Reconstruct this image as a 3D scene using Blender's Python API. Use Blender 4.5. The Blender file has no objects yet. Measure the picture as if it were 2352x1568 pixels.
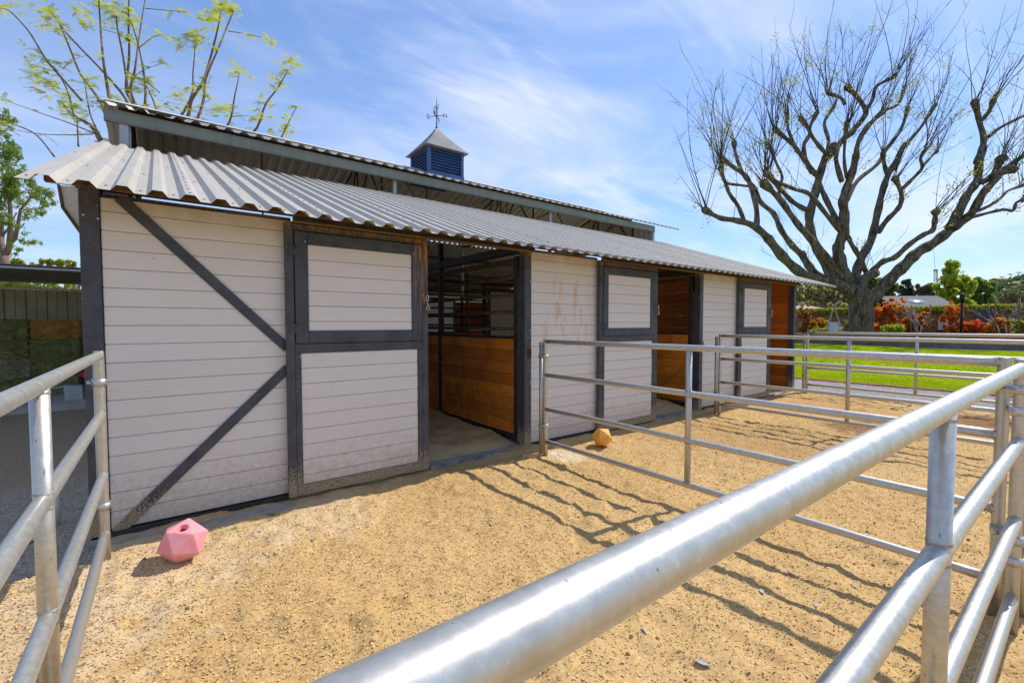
import bpy, bmesh, math, random
import numpy as np
from mathutils import Vector, Matrix
random.seed(7); rng = np.random.default_rng(11)
SC = bpy.context.scene; COL = SC.collection
R = math.radians

# ---------------------------------------------------------------- camera
YAW, PITCH = R(52.46), R(-2.21)
CAM = Vector((.305, -4.01, 1.42))
FWD = Vector((math.cos(YAW)*math.cos(PITCH), math.sin(YAW)*math.cos(PITCH), math.sin(PITCH)))
RGT = Vector((math.sin(YAW), -math.cos(YAW), 0)); UPV = RGT.cross(FWD)
cd = bpy.data.cameras.new('camera'); cd.lens = 16; cd.sensor_width = 36; cd.clip_start = .02; cd.clip_end = 3000
co = bpy.data.objects.new('camera', cd); COL.objects.link(co)
co.location = CAM; co.rotation_euler = FWD.to_track_quat('-Z', 'Y').to_euler(); SC.camera = co
FM = 2352*16/36
def at(x, y, depth):            # photo position (2352 px wide) and distance along the view -> place in the world
    return CAM + (FWD + RGT*((x-1176)/FM) - UPV*((y-784)/FM))*depth
def on_x(x, y, X):
    d = FWD + RGT*((x-1176)/FM) - UPV*((y-784)/FM); return CAM + d*((X-CAM.x)/d.x)

# ---------------------------------------------------------------- light
SUND = Vector((-.80, .10, -1)).normalized()
sl = bpy.data.lights.new('sun', 'SUN'); sl.energy = 2.75; sl.angle = R(.55); sl.color = (1, .94, .84)
so = bpy.data.objects.new('sun', sl); COL.objects.link(so); so.rotation_euler = SUND.to_track_quat('-Z', 'Y').to_euler(); so.location = (8, -2, 12)
SKY = .14
w = bpy.data.worlds.new('World'); SC.world = w; w.use_nodes = True
nt = w.node_tree; nt.nodes.clear()
def wn(t, **k):
    n = nt.nodes.new(t)
    for a, b in k.items(): setattr(n, a, b)
    return n
def wl(a, b): nt.links.new(a, b)
sky = wn('ShaderNodeTexSky', sky_type='NISHITA', sun_disc=False, sun_elevation=math.asin(-SUND.z), sun_rotation=math.atan2(-SUND.x, -SUND.y), altitude=200, air_density=1.0, dust_density=.15, ozone_density=3.2)
tc = wn('ShaderNodeTexCoord'); sp = wn('ShaderNodeSeparateXYZ'); wl(tc.outputs['Generated'], sp.inputs[0])
def wm(op, a, b=None, clamp=False):
    n = wn('ShaderNodeMath', operation=op, use_clamp=clamp)
    for i, v in enumerate((a, b)):
        if v is None: continue
        if isinstance(v, (int, float)): n.inputs[i].default_value = v
        else: wl(v, n.inputs[i])
    return n.outputs[0]
zz_ = wm('ADD', wm('MAXIMUM', sp.outputs[2], 0), .16)
cb = wn('ShaderNodeCombineXYZ'); wl(wm('DIVIDE', sp.outputs[0], zz_), cb.inputs[0]); wl(wm('DIVIDE', sp.outputs[1], zz_), cb.inputs[1])
def cloud(rot, scl, loc, scale, detail, dist, lo, hi):
    mp = wn('ShaderNodeMapping'); mp.inputs['Rotation'].default_value = (0, 0, R(rot)); mp.inputs['Scale'].default_value = scl; mp.inputs['Location'].default_value = loc
    wl(cb.outputs[0], mp.inputs[0])
    n = wn('ShaderNodeTexNoise'); n.inputs['Scale'].default_value = scale; n.inputs['Detail'].default_value = detail; n.inputs['Roughness'].default_value = .55; n.inputs['Distortion'].default_value = dist
    wl(mp.outputs[0], n.inputs['Vector'])
    r = wn('ShaderNodeMapRange', interpolation_type='SMOOTHSTEP'); r.inputs[1].default_value = lo; r.inputs[2].default_value = hi; wl(n.outputs[0], r.inputs[0]); return r.outputs[0]
c1 = cloud(20, (1, 1.6, 1), (9.7, 2.9, 0), .95, 7, .5, .38, .68)
c2 = cloud(-35, (1, 3.2, 1), (1.2, 8.7, 0), 1.9, 9, 1.0, .45, .80)
c3 = cloud(10, (1, 1, 1), (3.3, 7.3, 0), .55, 3, .2, .40, .66)
cm = wm('MULTIPLY', wm('ADD', wm('MULTIPLY', c1, .75), wm('MULTIPLY', c2, .42), True), wm('ADD', wm('MULTIPLY', c3, .75), .25))
mix = wn('ShaderNodeMix', data_type='RGBA'); wl(wm('MULTIPLY', wm('MULTIPLY', cm, .80), wm('MULTIPLY', wm('MAXIMUM', sp.outputs[2], 0), 30., True)), mix.inputs['Factor'])
bwn = wn('ShaderNodeRGBToBW'); wl(sky.outputs[0], bwn.inputs[0]); comp = wm('DIVIDE', 1.18, wm('ADD', 1., wm('MULTIPLY', bwn.outputs[0], .17)))
scl_ = wn('ShaderNodeVectorMath', operation='SCALE'); wl(sky.outputs[0], scl_.inputs[0]); wl(comp, scl_.inputs['Scale'])
tnt = wn('ShaderNodeVectorMath', operation='MULTIPLY'); wl(scl_.outputs[0], tnt.inputs[0]); tnt.inputs[1].default_value = (.90, .92, 1.0); wl(tnt.outputs[0], mix.inputs[6]); mix.inputs[7].default_value = (4.1, 4.25, 4.75, 1)
bg = wn('ShaderNodeBackground'); bg.inputs[1].default_value = SKY; wl(mix.outputs[2], bg.inputs[0])
wo = wn('ShaderNodeOutputWorld'); wl(bg.outputs[0], wo.inputs[0])
vs = SC.view_settings; vs.view_transform = 'Standard'; vs.look = 'None'; vs.exposure = .82; vs.gamma = 1; vs.use_curve_mapping = False
SC.cycles.max_bounces = 8; SC.cycles.diffuse_bounces = 5; SC.cycles.glossy_bounces = 3; SC.cycles.transparent_max_bounces = 6; SC.cycles.use_denoising = True

# ---------------------------------------------------------------- material helper
class N:
    def __init__(s, name):
        s.m = bpy.data.materials.new(name); s.m.use_nodes = True; s.t = s.m.node_tree; s.t.nodes.clear()
    def n(s, t, **k):
        x = s.t.nodes.new(t)
        for a, b in k.items(): setattr(x, a, b)
        return x
    def put(s, sock, v):
        if v is None: return
        if isinstance(v, bpy.types.NodeSocket): s.t.links.new(v, sock)
        elif isinstance(v, (tuple, list)):
            sock.default_value = tuple(v)+((1,) if len(v) == 3 and sock.type == 'RGBA' else ())
        else: sock.default_value = v
    def pos(s): return s.n('ShaderNodeNewGeometry').outputs['Position']
    def obj(s): return s.n('ShaderNodeTexCoord').outputs['Object']
    def rand(s): return s.n('ShaderNodeObjectInfo').outputs['Random']
    def sep(s, v):
        x = s.n('ShaderNodeSeparateXYZ'); s.put(x.inputs[0], v); return x.outputs
    def map(s, v, scale=(1, 1, 1), loc=(0, 0, 0), rot=(0, 0, 0)):
        x = s.n('ShaderNodeMapping'); s.put(x.inputs[0], v); x.inputs['Scale'].default_value = scale; x.inputs['Location'].default_value = loc; x.inputs['Rotation'].default_value = rot; return x.outputs[0]
    def noise(s, v, scale, detail=4, rough=.55, dist=0):
        x = s.n('ShaderNodeTexNoise'); s.put(x.inputs['Vector'], v); x.inputs['Scale'].default_value = scale; x.inputs['Detail'].default_value = detail; x.inputs['Roughness'].default_value = rough; x.inputs['Distortion'].default_value = dist; return x.outputs[0]
    def voro(s, v, scale, col=False, feat='F1'):
        x = s.n('ShaderNodeTexVoronoi', feature=feat); s.put(x.inputs['Vector'], v); x.inputs['Scale'].default_value = scale; return x.outputs['Color' if col else 'Distance']
    def m_(s, op, a, b=None, clamp=False):
        x = s.n('ShaderNodeMath', operation=op, use_clamp=clamp); s.put(x.inputs[0], a); s.put(x.inputs[1], b); return x.outputs[0]
    def mr(s, v, a, b, c=0., d=1., smooth=True):
        x = s.n('ShaderNodeMapRange', interpolation_type='SMOOTHSTEP' if smooth else 'LINEAR'); s.put(x.inputs[0], v)
        for i, q in enumerate((a, b, c, d)): x.inputs[i+1].default_value = q
        return x.outputs[0]
    def mix(s, f, a, b, mode='MIX'):
        x = s.n('ShaderNodeMix', data_type='RGBA', blend_type=mode); s.put(x.inputs['Factor'], f); s.put(x.inputs[6], a); s.put(x.inputs[7], b); return x.outputs[2]
    def ramp(s, f, stops):
        x = s.n('ShaderNodeValToRGB'); s.put(x.inputs[0], f); e = x.color_ramp.elements
        while len(e) < len(stops): e.new(.5)
        for q, (p, c) in zip(e, stops): q.position = p; q.color = tuple(c)+(1,)
        return x.outputs[0]
    def bump(s, h, st=.3, dist=.01):
        x = s.n('ShaderNodeBump'); x.inputs['Strength'].default_value = st; x.inputs['Distance'].default_value = dist; s.put(x.inputs['Height'], h); return x.outputs[0]
    def out(s, col, rough=.6, metal=0., spec=.5, normal=None, transl=None, tfac=.4):
        b = s.n('ShaderNodeBsdfPrincipled'); s.put(b.inputs['Base Color'], col); s.put(b.inputs['Roughness'], rough); s.put(b.inputs['Metallic'], metal); s.put(b.inputs['Specular IOR Level'], spec); s.put(b.inputs['Normal'], normal)
        o = s.n('ShaderNodeOutputMaterial'); sh = b.outputs[0]
        if transl is not None:
            t = s.n('ShaderNodeBsdfTranslucent'); s.put(t.inputs[0], transl); q = s.n('ShaderNodeMixShader'); q.inputs[0].default_value = tfac
            s.t.links.new(sh, q.inputs[1]); s.t.links.new(t.outputs[0], q.inputs[2]); sh = q.outputs[0]
        s.t.links.new(sh, o.inputs[0]); return s.m

def simple(name, a, b, scale=6, rough=.7, metal=0., bump=.2, bs=60, spec=.4, bd=.004, obj=False):
    k = N(name); p = k.obj() if obj else k.pos()
    c = k.mix(k.mr(k.noise(p, scale, 5), .35, .65), a, b); c = k.mix(k.m_('MULTIPLY', k.rand(), .25), c, tuple(x*.72 for x in a))
    return k.out(c, rough, metal, spec, k.bump(k.noise(p, bs, 4), bump, bd) if bump else None)

def m_siding():
    k = N('painted siding'); p = k.pos(); x, y, z = k.sep(p)
    g = k.noise(k.map(p, (2.2, 2.2, 45)), 3, 6, .6)
    c = k.mix(k.mr(g, .3, .7), (.665, .62, .57), (.725, .685, .64))
    c = k.mix(k.m_('MULTIPLY', k.rand(), .5), c, (.635, .59, .54))
    # knots, scratches
    v = k.voro(k.map(p, (1, 1, 2.6)), 3.3); c = k.mix(k.mr(v, .02, .045, .55, 0.), c, (.22, .17, .13))
    # sand splashed on the low boards, ochre streaks from rain
    n1 = k.noise(p, 24, 7, .72); lowm = k.mr(z, .70, .0, 0., .38)
    c = k.mix(k.m_('MULTIPLY', k.mr(k.m_('ADD', n1, lowm), .58, 1.02), .62), c, (.44, .31, .17))
    n2 = k.noise(k.map(p, (5, 5, 1.1), rot=(0, R(-32), 0)), 1.9, 7, .72, .8)
    reg = k.m_('MULTIPLY', k.mr(x, 3.75, 3.95), k.mr(x, 4.75, 4.4)); reg = k.m_('MULTIPLY', reg, k.m_('MULTIPLY', k.mr(z, 1.0, 1.3), k.mr(z, 2.15, 1.8)))
    c = k.mix(k.m_('MULTIPLY', k.mr(n2, .49, .63), k.m_('MULTIPLY', reg, .68)), c, (.58, .32, .10))
    n3 = k.noise(k.map(p, (16, 16, 4)), 1.6, 5, .7); c = k.mix(k.mr(n3, .66, .8, 0., .4), c, (.46, .29, .12))
    top = k.mr(z, 2.02, 2.25, 0., .40); c = k.mix(k.m_('MULTIPLY', top, k.mr(k.noise(p, 5, 5), .3, .6)), c, (.42, .33, .20))
    return k.out(c, .55, 0, .35, k.bump(g, .22, .004))

def m_trim():
    k = N('slate painted steel'); p = k.pos(); x, y, z = k.sep(p)
    c = k.mix(k.mr(k.noise(p, 7, 5), .3, .7), (.042, .045, .053), (.066, .070, .080))
    n1 = k.noise(p, 75, 4, .7); lowm = k.mr(z, .42, .0, 0., .30)
    c = k.mix(k.mr(k.m_('ADD', n1, lowm), .62, .78), c, (.34, .25, .15))
    n2 = k.noise(k.map(p, (26, 26, 7)), 1.8, 6, .75); topm = k.m_('MULTIPLY', k.mr(z, 2.10, 2.28, 0., .32), k.mr(x, .3, 1.1, .35, 1.))
    c = k.mix(k.mr(k.m_('ADD', n2, topm), .60, .80), c, (.25, .14, .035))
    n3 = k.noise(k.map(p, (60, 60, 3)), 1.0, 5, .7)
    edge = k.m_('MULTIPLY', k.m_('MULTIPLY', k.mr(x, 2.16, 2.22), k.mr(x, 2.34, 2.30)), k.mr(z, 1.3, 1.9))
    c = k.mix(k.m_('MULTIPLY', k.mr(n3, .48, .62), k.m_('MULTIPLY', edge, .9)), c, (.48, .19, .03))
    c = k.mix(k.mr(k.voro(p, 22), .05, .09, .8, 0.), c, (.42, .38, .32))
    return k.out(c, k.mr(k.noise(p, 12, 4), .3, .7, .42, .7), 0, .45, k.bump(k.noise(p, 90, 4), .12, .002))

def m_pipe():
    k = N('galvanised pipe'); p = k.pos(); o = k.obj()
    n1 = k.noise(k.map(p, (6, 6, 6)), 5, 7, .7); n2 = k.noise(p, 60, 5, .7)
    c = k.mix(k.mr(n1, .3, .7), (.47, .46, .41), (.57, .555, .505)); c = k.mix(k.mr(n2, .5, .78, 0., .55), c, (.66, .65, .63))
    s = k.noise(k.map(p, (30, 30, 9)), 4, 3, .5); c = k.mix(k.mr(s, .69, .73, 0., .75), c, (.17, .17, .17))
    s3 = k.noise(k.map(p, (3, 3, 70)), 2.2, 4, .6); c = k.mix(k.mr(s3, .66, .72, 0., .35), c, (.36, .35, .34)); s4 = k.noise(k.map(p, (70, 6, 70)), 1.1, 4, .6); c = k.mix(k.mr(s4, .62, .70, 0., .4), c, (.72, .71, .69)); s2 = k.voro(p, 16); c = k.mix(k.mr(s2, .03, .06, .5, 0.), c, (.30, .26, .21))
    z = k.sep(p)[2]; c = k.mix(k.m_('MULTIPLY', k.mr(z, .35, .02, 0., .8), k.mr(k.noise(p, 30, 5, .7), .4, .65)), c, (.38, .27, .15))
    return k.out(c, k.mr(n1, .25, .75, .40, .47), .75, .5, k.bump(n2, .08, .0015))

def m_metal_roof(name, a, b, metal=.35, rough=.42):
    k = N(name); p = k.pos()
    n = k.noise(k.map(p, (9, 1.1, 1.1)), 1.3, 6, .6); n2 = k.noise(p, 2.2, 5)
    c = k.mix(k.mr(n, .3, .7), a, b); c = k.mix(k.mr(n2, .52, .72, 0., .3), c, tuple(q*.75 for q in a)); c = k.mix(k.m_('MULTIPLY', k.rand(), .22), c, tuple(q*.8 for q in a))
    return k.out(c, k.mr(n2, .3, .7, rough-.06, rough+.12), metal, .5, k.bump(n, .08, .003))

def m_wood(name, a, b, spl=True):
    k = N(name); p = k.pos(); q = k.m_('MULTIPLY', k.rand(), 37.)
    cb_ = k.n('ShaderNodeCombineXYZ'); k.put(cb_.inputs[2], q); k.put(cb_.inputs[0], q)
    va = k.n('ShaderNodeVectorMath', operation='ADD'); k.put(va.inputs[0], p); k.put(va.inputs[1], cb_.outputs[0])
    g = k.noise(k.map(va.outputs[0], (1.4, 1.4, 26)), 2.2, 7, .62, .5)
    c = k.mix(k.mr(g, .3, .72), a, b); c = k.mix(k.m_('MULTIPLY', k.rand(), .8), c, tuple(x*.45 for x in a))
    kn = k.voro(k.map(va.outputs[0], (1, 1, 1.7)), 3.6); c = k.mix(k.mr(kn, .03, .07, .85, 0.), c, tuple(x*.28 for x in a))
    if spl:
        n = k.noise(p, 34, 5, .75); z = k.sep(p)[2]; reg = k.m_('MULTIPLY', k.mr(z, 1.0, .6), k.mr(z, .12, .35)); c = k.mix(k.m_('MULTIPLY', k.mr(k.noise(p, 2.6, 6, .65, .8), .42, .64), .5), c, (a[0]*.30, a[1]*.26, a[2]*.3)); ns = k.noise(k.map(p, (1, 30, 30), rot=(R(35), 0, 0)), 1.3, 5, .7); c = k.mix(k.m_('MULTIPLY', k.mr(ns, .50, .62), k.m_('MULTIPLY', reg, .5)), c, (.20, .085, .015)); c = k.mix(k.m_('MULTIPLY', k.mr(n, .54, .64), k.m_('MULTIPLY', reg, .75)), c, (.66, .42, .12))
    return k.out(c, .45, 0, .4, k.bump(g, .25, .004))

def m_sand():
    k = N('sand and wood chips'); p = k.pos(); x, y, z = k.sep(p)
    n0 = k.noise(p, .9, 4); n1 = k.noise(p, 38, 6, .7); n2 = k.voro(k.map(p, (1, 1, 1)), 85, True); n3 = k.noise(p, 120, 3, .6); n4 = k.noise(p, 6, 5, .6)
    c = k.mix(k.mr(n0, .35, .65), (.49, .300, .105), (.565, .365, .150))
    c = k.mix(k.mr(n1, .40, .64, .0, .75), c, (.65, .455, .215)); c = k.mix(k.mr(n1, .46, .30, 0., .6), c, (.33, .20, .085))
    bw_ = k.n('ShaderNodeRGBToBW'); k.put(bw_.inputs[0], n2); c = k.mix(k.mr(bw_.outputs[0], .25, .75, .30, 0.), c, (.34, .215, .095))
    c = k.mix(k.mr(n3, .60, .72, 0., .55), c, (.68, .54, .33)); c = k.mix(k.mr(n3, .40, .30, 0., .45), c, (.18, .11, .045))
    c = k.mix(k.m_('MULTIPLY', k.mr(n4, .56, .72), .4), c, (.26, .16, .07))
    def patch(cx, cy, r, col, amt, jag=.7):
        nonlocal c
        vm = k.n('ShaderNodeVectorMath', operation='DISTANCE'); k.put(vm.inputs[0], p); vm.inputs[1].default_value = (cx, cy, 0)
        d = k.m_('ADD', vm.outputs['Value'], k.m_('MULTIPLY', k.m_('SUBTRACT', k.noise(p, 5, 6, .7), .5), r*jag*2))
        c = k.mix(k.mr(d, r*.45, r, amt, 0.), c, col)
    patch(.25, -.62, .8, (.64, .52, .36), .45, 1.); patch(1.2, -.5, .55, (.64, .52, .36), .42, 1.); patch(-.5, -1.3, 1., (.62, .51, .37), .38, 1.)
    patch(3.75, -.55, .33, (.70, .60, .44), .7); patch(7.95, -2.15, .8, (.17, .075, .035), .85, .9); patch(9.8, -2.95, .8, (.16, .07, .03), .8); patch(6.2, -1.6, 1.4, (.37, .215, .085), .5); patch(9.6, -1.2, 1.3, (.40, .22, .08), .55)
    n1b = k.noise(p, 75, 5, .7); h = k.m_('ADD', k.m_('MULTIPLY', n1b, .45), k.m_('ADD', k.m_('MULTIPLY', n3, .4), k.m_('MULTIPLY', n4, .8)))
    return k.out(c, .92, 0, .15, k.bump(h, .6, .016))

def m_ground():
    k = N('yard ground'); p = k.pos(); x, y, z = k.sep(p)
    bw_ = k.n('ShaderNodeRGBToBW'); k.put(bw_.inputs[0], k.voro(p, 70, True)); v = bw_.outputs[0]; n = k.noise(p, 60, 5, .7); n2 = k.noise(p, 1.2, 5)
    gr = k.mix(k.mr(v, .2, .8), (.25, .215, .165), (.45, .39, .30)); gr = k.mix(k.mr(n, .55, .7, 0., .5), gr, (.30, .28, .26))
    di = k.mix(k.mr(n, .35, .65), (.27, .20, .125), (.38, .29, .19))
    f = k.mr(k.m_('ADD', y, k.m_('MULTIPLY', k.m_('SUBTRACT', n2, .5), 3.2)), 1.2, 2.6)
    return k.out(k.mix(f, gr, di), .95, 0, .2, k.bump(k.voro(p, 70), .9, .012))

def m_gravel():
    k = N('pale gravel'); p = k.pos(); bw_ = k.n('ShaderNodeRGBToBW'); k.put(bw_.inputs[0], k.voro(p, 42, True)); v = bw_.outputs[0]; n = k.noise(p, 30, 5, .7)
    c = k.mix(k.mr(v, .2, .8), (.15, .147, .138), (.36, .35, .335)); c = k.mix(k.mr(n, .55, .7, 0., .5), c, (.40, .34, .27))
    return k.out(c, .95, 0, .2, k.bump(k.voro(p, 42), .9, .015))

def m_grass(name, a, b, t):
    k = N(name); p = k.pos(); n = k.noise(p, .55, 6, .68); n1 = k.noise(p, 7, 4)
    c = k.mix(k.mr(n, .36, .62), a, b); c = k.mix(k.mr(n1, .5, .72, 0., .45), c, tuple(q*.7 for q in a))  # broad noise: mown patches, plus darker tree shade put into the colour
    return k.out(c, .7, 0, .25, k.bump(k.noise(p, 40, 4), .6, .03), t, .3)

def m_leaf(name, a, b, t, tf=.4, scale=2.5, rough=.5):
    k = N(name); p = k.pos(); n = k.noise(p, scale, 4, .7); n2 = k.noise(p, scale*9, 3)
    c = k.mix(k.mr(n, .35, .65), a, b); c = k.mix(k.mr(n2, .45, .7, 0., .55), c, tuple(q*.55 for q in a))
    return k.out(c, rough, 0, .35, None, k.mix(k.mr(n, .35, .65), t, tuple(q*.8 for q in t)), tf)

def m_bark(name, a, b, sc=1., st=.9):
    k = N(name); p = k.pos()
    v = k.noise(k.map(p, (7*sc, 7*sc, 1.5*sc)), 2.2, 7, .68, .8); n = k.noise(p, 1.3, 5, .6); n3 = k.noise(p, 30*sc, 4)
    c = k.mix(k.mr(v, .36, .62), a, b); c = k.mix(k.mr(n, .55, .72, 0., .55), c, (b[0]*.95, b[1]*1.0, b[2]*.55)); c = k.mix(k.mr(n3, .62, .75, 0., .4), c, (.30, .28, .25))
    return k.out(c, .9, 0, .2, k.bump(k.m_('ADD', v, k.m_('MULTIPLY', n3, .25)), st, .06/sc))

def m_hay(name, a, b):
    k = N(name); p = k.obj(); n = k.noise(k.map(p, (14, 14, 40)), 2.2, 7, .75, 1.2); n1 = k.noise(p, 5, 4)
    c = k.mix(k.mr(n, .34, .66), a, b); c = k.mix(k.mr(n1, .5, .7, 0., .5), c, tuple(q*.6 for q in a))
    return k.out(c, .9, 0, .15, k.bump(n, 1., .03))

def m_rubber(name, a, b):
    k = N(name); p = k.obj(); n = k.noise(p, 14, 6, .7); n2 = k.noise(p, 60, 5, .7); z = k.sep(p)[2]
    c = k.mix(k.mr(n, .3, .7), a, b); c = k.mix(k.mr(n2, .60, .74, 0., .7), c, (.55, .42, .27)); c = k.mix(k.m_('MULTIPLY', k.mr(z, .10, .0, 0., .7), k.mr(n, .35, .6)), c, (.50, .36, .2)); c = k.mix(k.mr(k.voro(p, 34), .05, .09, .5, 0.), c, tuple(q*.45 for q in a))
    return k.out(c, .6, 0, .35, k.bump(n2, .3, .004))
MT = dict(
 siding=m_siding(), trim=m_trim(), pipe=m_pipe(), sand=m_sand(), ground=m_ground(), gravel=m_gravel(),
 roof=m_metal_roof('roof steel', (.42, .385, .325), (.48, .445, .385), .1, .5), roof2=m_metal_roof('old roof steel', (.56, .52, .45), (.64, .60, .53), .1),
 fascia=m_metal_roof('green grey steel', (.175, .19, .16), (.215, .23, .195), .05, .5), lightpost=simple('zinc post', (.36, .38, .38), (.45, .46, .46), 5, .5, .4, .05),
 black=simple('black steel', (.022, .021, .020), (.045, .038, .028), 9, .55, 0, .15), rusty=simple('rusty dark steel', (.05, .035, .02), (.16, .085, .025), 12, .7, 0, .2),
 wood=m_wood('amber boards', (.82, .22, .016), (.92, .36, .035)), wood2=m_wood('orange boards', (.62, .13, .012), (.74, .22, .02), False),
 weld=simple('weld bead', (.46, .44, .41), (.42, .30, .20), 60, .6, .5, .5, 120), clamp=simple('zinc clamp', (.50, .50, .49), (.60, .60, .58), 20, .42, .7, .1),
 screw=simple('screw heads', (.10, .10, .10), (.18, .17, .16), 20, .5, .6, 0), brass=simple('pale brass', (.46, .42, .30), (.56, .50, .36), 20, .4, .6, .1),
 concrete=simple('concrete', (.30, .27, .22), (.40, .37, .32), 7, .9, 0, .5, 45), slabc=simple('slab', (.36, .34, .31), (.45, .43, .40), 4, .85, 0, .3, 30),
 blue=simple('navy paint', (.035, .080, .20), (.045, .095, .23), 5, .4, 0, .05), cup_roof=simple('cupola copper grey', (.12, .12, .13), (.16, .16, .17), 4, .5, .15, .05),
 iron=simple('black iron', (.012, .012, .013), (.02, .02, .02), 9, .5, .3, .1),
 pink=m_rubber('pink rubber', (.76, .25, .29), (.80, .34, .37)), orange=m_rubber('orange rubber', (.78, .33, .035), (.80, .42, .09)), pinkin=simple('deep red hollow', (.35, .02, .03), (.4, .03, .04), 9, .6, 0, 0),
 shav=None, bark=m_bark('grey furrowed bark', (.042, .034, .027), (.21, .175, .13), .62, 1.), bark2=m_bark('smooth brown bark', (.12, .085, .06), (.24, .18, .13), 2.5, .4), twig=simple('dark twigs', (.035, .026, .022), (.07, .05, .04), 8, .8, 0, 0), stub=simple('cut wood', (.22, .13, .08), (.34, .24, .16), 6, .85, 0, .3, 30),
 grass=m_grass('lawn blades', (.30, .42, .008), (.54, .58, .012), (.6, .7, .01)), lawn=simple('lawn turf', (.30, .42, .008), (.40, .48, .01), 3, .9, 0, .6, 40, .2, .02),
 frond=m_leaf('feathery yellow green leaf', (.26, .32, .02), (.36, .40, .03), (.58, .62, .04), .55), spring=m_leaf('young yellow leaf', (.24, .27, .02), (.36, .33, .03), (.5, .5, .04), .5),
 euc=m_leaf('olive green leaf', (.12, .20, .03), (.20, .28, .045), (.34, .48, .05)), lgreen=m_leaf('bright green leaf', (.24, .33, .02), (.36, .44, .03), (.55, .68, .04)), dgreen=m_leaf('deep green leaf', (.075, .135, .025), (.125, .195, .035), (.22, .34, .04)), grey_g=m_leaf('blue green needles', (.045, .075, .04), (.08, .115, .06), (.1, .15, .06), .2), willow=m_leaf('pale willow leaf', (.34, .35, .11), (.46, .43, .17), (.55, .55, .18), .5), brownl=m_leaf('brown red leaf', (.12, .07, .045), (.17, .11, .07), (.2, .12, .06), .3), tan=m_leaf('bare tan twigs', (.16, .11, .07), (.22, .15, .10), (.2, .14, .09), .2),
 red=m_leaf('red new leaf', (.78, .12, .018), (.82, .26, .02), (.95, .3, .02), .5, 4), reddark=m_leaf('crimson leaf', (.68, .08, .03), (.75, .15, .03), (.9, .16, .03), .5, 4), yell=m_leaf('golden leaf', (.55, .33, .02), (.62, .42, .03), (.75, .5, .04), .4, 4),
 hedge=m_leaf('clipped hedge leaf', (.24, .29, .02), (.34, .37, .03), (.48, .52, .04), .4, 5), scrub=m_leaf('hillside scrub', (.075, .13, .045), (.13, .18, .065), (.16, .24, .07), .3, .08), hill=simple('hillside earth', (.12, .155, .06), (.19, .20, .09), .05, .95, 0, 0),
 block=simple('brown slump block', (.24, .145, .075), (.31, .195, .105), 6, .9, 0, .6, 35), mortar=simple('mortar', (.17, .12, .08), (.21, .15, .10), 6, .9, 0, .4), coping=simple('red brick coping', (.27, .115, .075), (.36, .18, .12), 6, .85, 0, .4), stone=simple('dark stone face', (.13, .12, .115), (.20, .185, .17), 4, .85, 0, .5, 20), edging=simple('terracotta edging', (.38, .17, .09), (.46, .23, .13), 7, .9, 0, .4), soil=simple('dark soil', (.07, .045, .03), (.11, .075, .05), 6, .95, 0, .6),
 shingle=simple('grey shingles', (.10, .10, .105), (.14, .14, .145), 12, .85, 0, .4, 30), greywall=simple('grey boards', (.12, .12, .125), (.16, .16, .165), 3, .8, 0, .2), white=simple('white paint', (.70, .70, .69), (.76, .76, .75), 5, .5, 0, .05), dome=simple('acrylic dome', (.34, .33, .32), (.40, .39, .38), 5, .15, .2, 0), glass=simple('window glass', (.10, .20, .20), (.12, .24, .22), 3, .1, 0, 0, 10, .8), tile=simple('grey roof tile', (.30, .28, .27), (.38, .35, .33), 9, .85, 0, .4), stucco=simple('pink stucco', (.52, .33, .25), (.58, .38, .29), .3, .9, 0, 0),
 hayg=m_hay('green hay', (.11, .13, .03), (.48, .48, .19)), hayy=m_hay('golden straw', (.34, .16, .02), (.80, .52, .15)), hayd=m_hay('dusty hay', (.18, .165, .075), (.66, .60, .36)),
 shedwall=simple('olive tin', (.34, .34, .22), (.42, .42, .28), 3, .5, .2, .05), shedroof=m_metal_roof('shed tin', (.20, .19, .16), (.26, .25, .21)), canvas=simple('cream canvas', (.58, .53, .47), (.64, .59, .53), 6, .9, 0, .2), rope=simple('grey rope', (.34, .30, .28), (.40, .36, .33), 30, .9, 0, .3), redpl=simple('red plastic', (.52, .02, .05), (.56, .03, .06), 6, .4, 0, 0), slateb=simple('slate blue panel', (.045, .06, .10), (.055, .07, .115), 6, .4, 0, 0), pvc=simple('white plastic', (.62, .60, .55), (.68, .66, .62), 8, .5, 0, 0), stake=simple('rough stake', (.24, .12, .05), (.32, .17, .08), 8, .9, 0, .3), greybark=simple('grey bare bark', (.24, .22, .20), (.36, .34, .31), 9, .9, 0, .3), litter=simple('pale dry leaf', (.34, .32, .31), (.46, .43, .40), 9, .7, 0, .1), weed=simple('small weed leaf', (.13, .25, .04), (.20, .33, .06), 12, .7, 0, 0), mat=simple('rubber edge', (.14, .13, .12), (.36, .33, .28), 10, .8, 0, .4))
def m_shav():
    k = N('wood shavings'); p = k.pos(); n = k.noise(p, 70, 5, .7); n2 = k.noise(p, 3, 4)
    c = k.mix(k.mr(n, .32, .68), (.58, .37, .14), (.86, .66, .35)); c = k.mix(k.mr(n2, .5, .72, 0., .6), c, (.32, .21, .10))
    return k.out(c, .9, 0, .2, k.bump(n, .8, .02))
MT['shav'] = m_shav()

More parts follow.
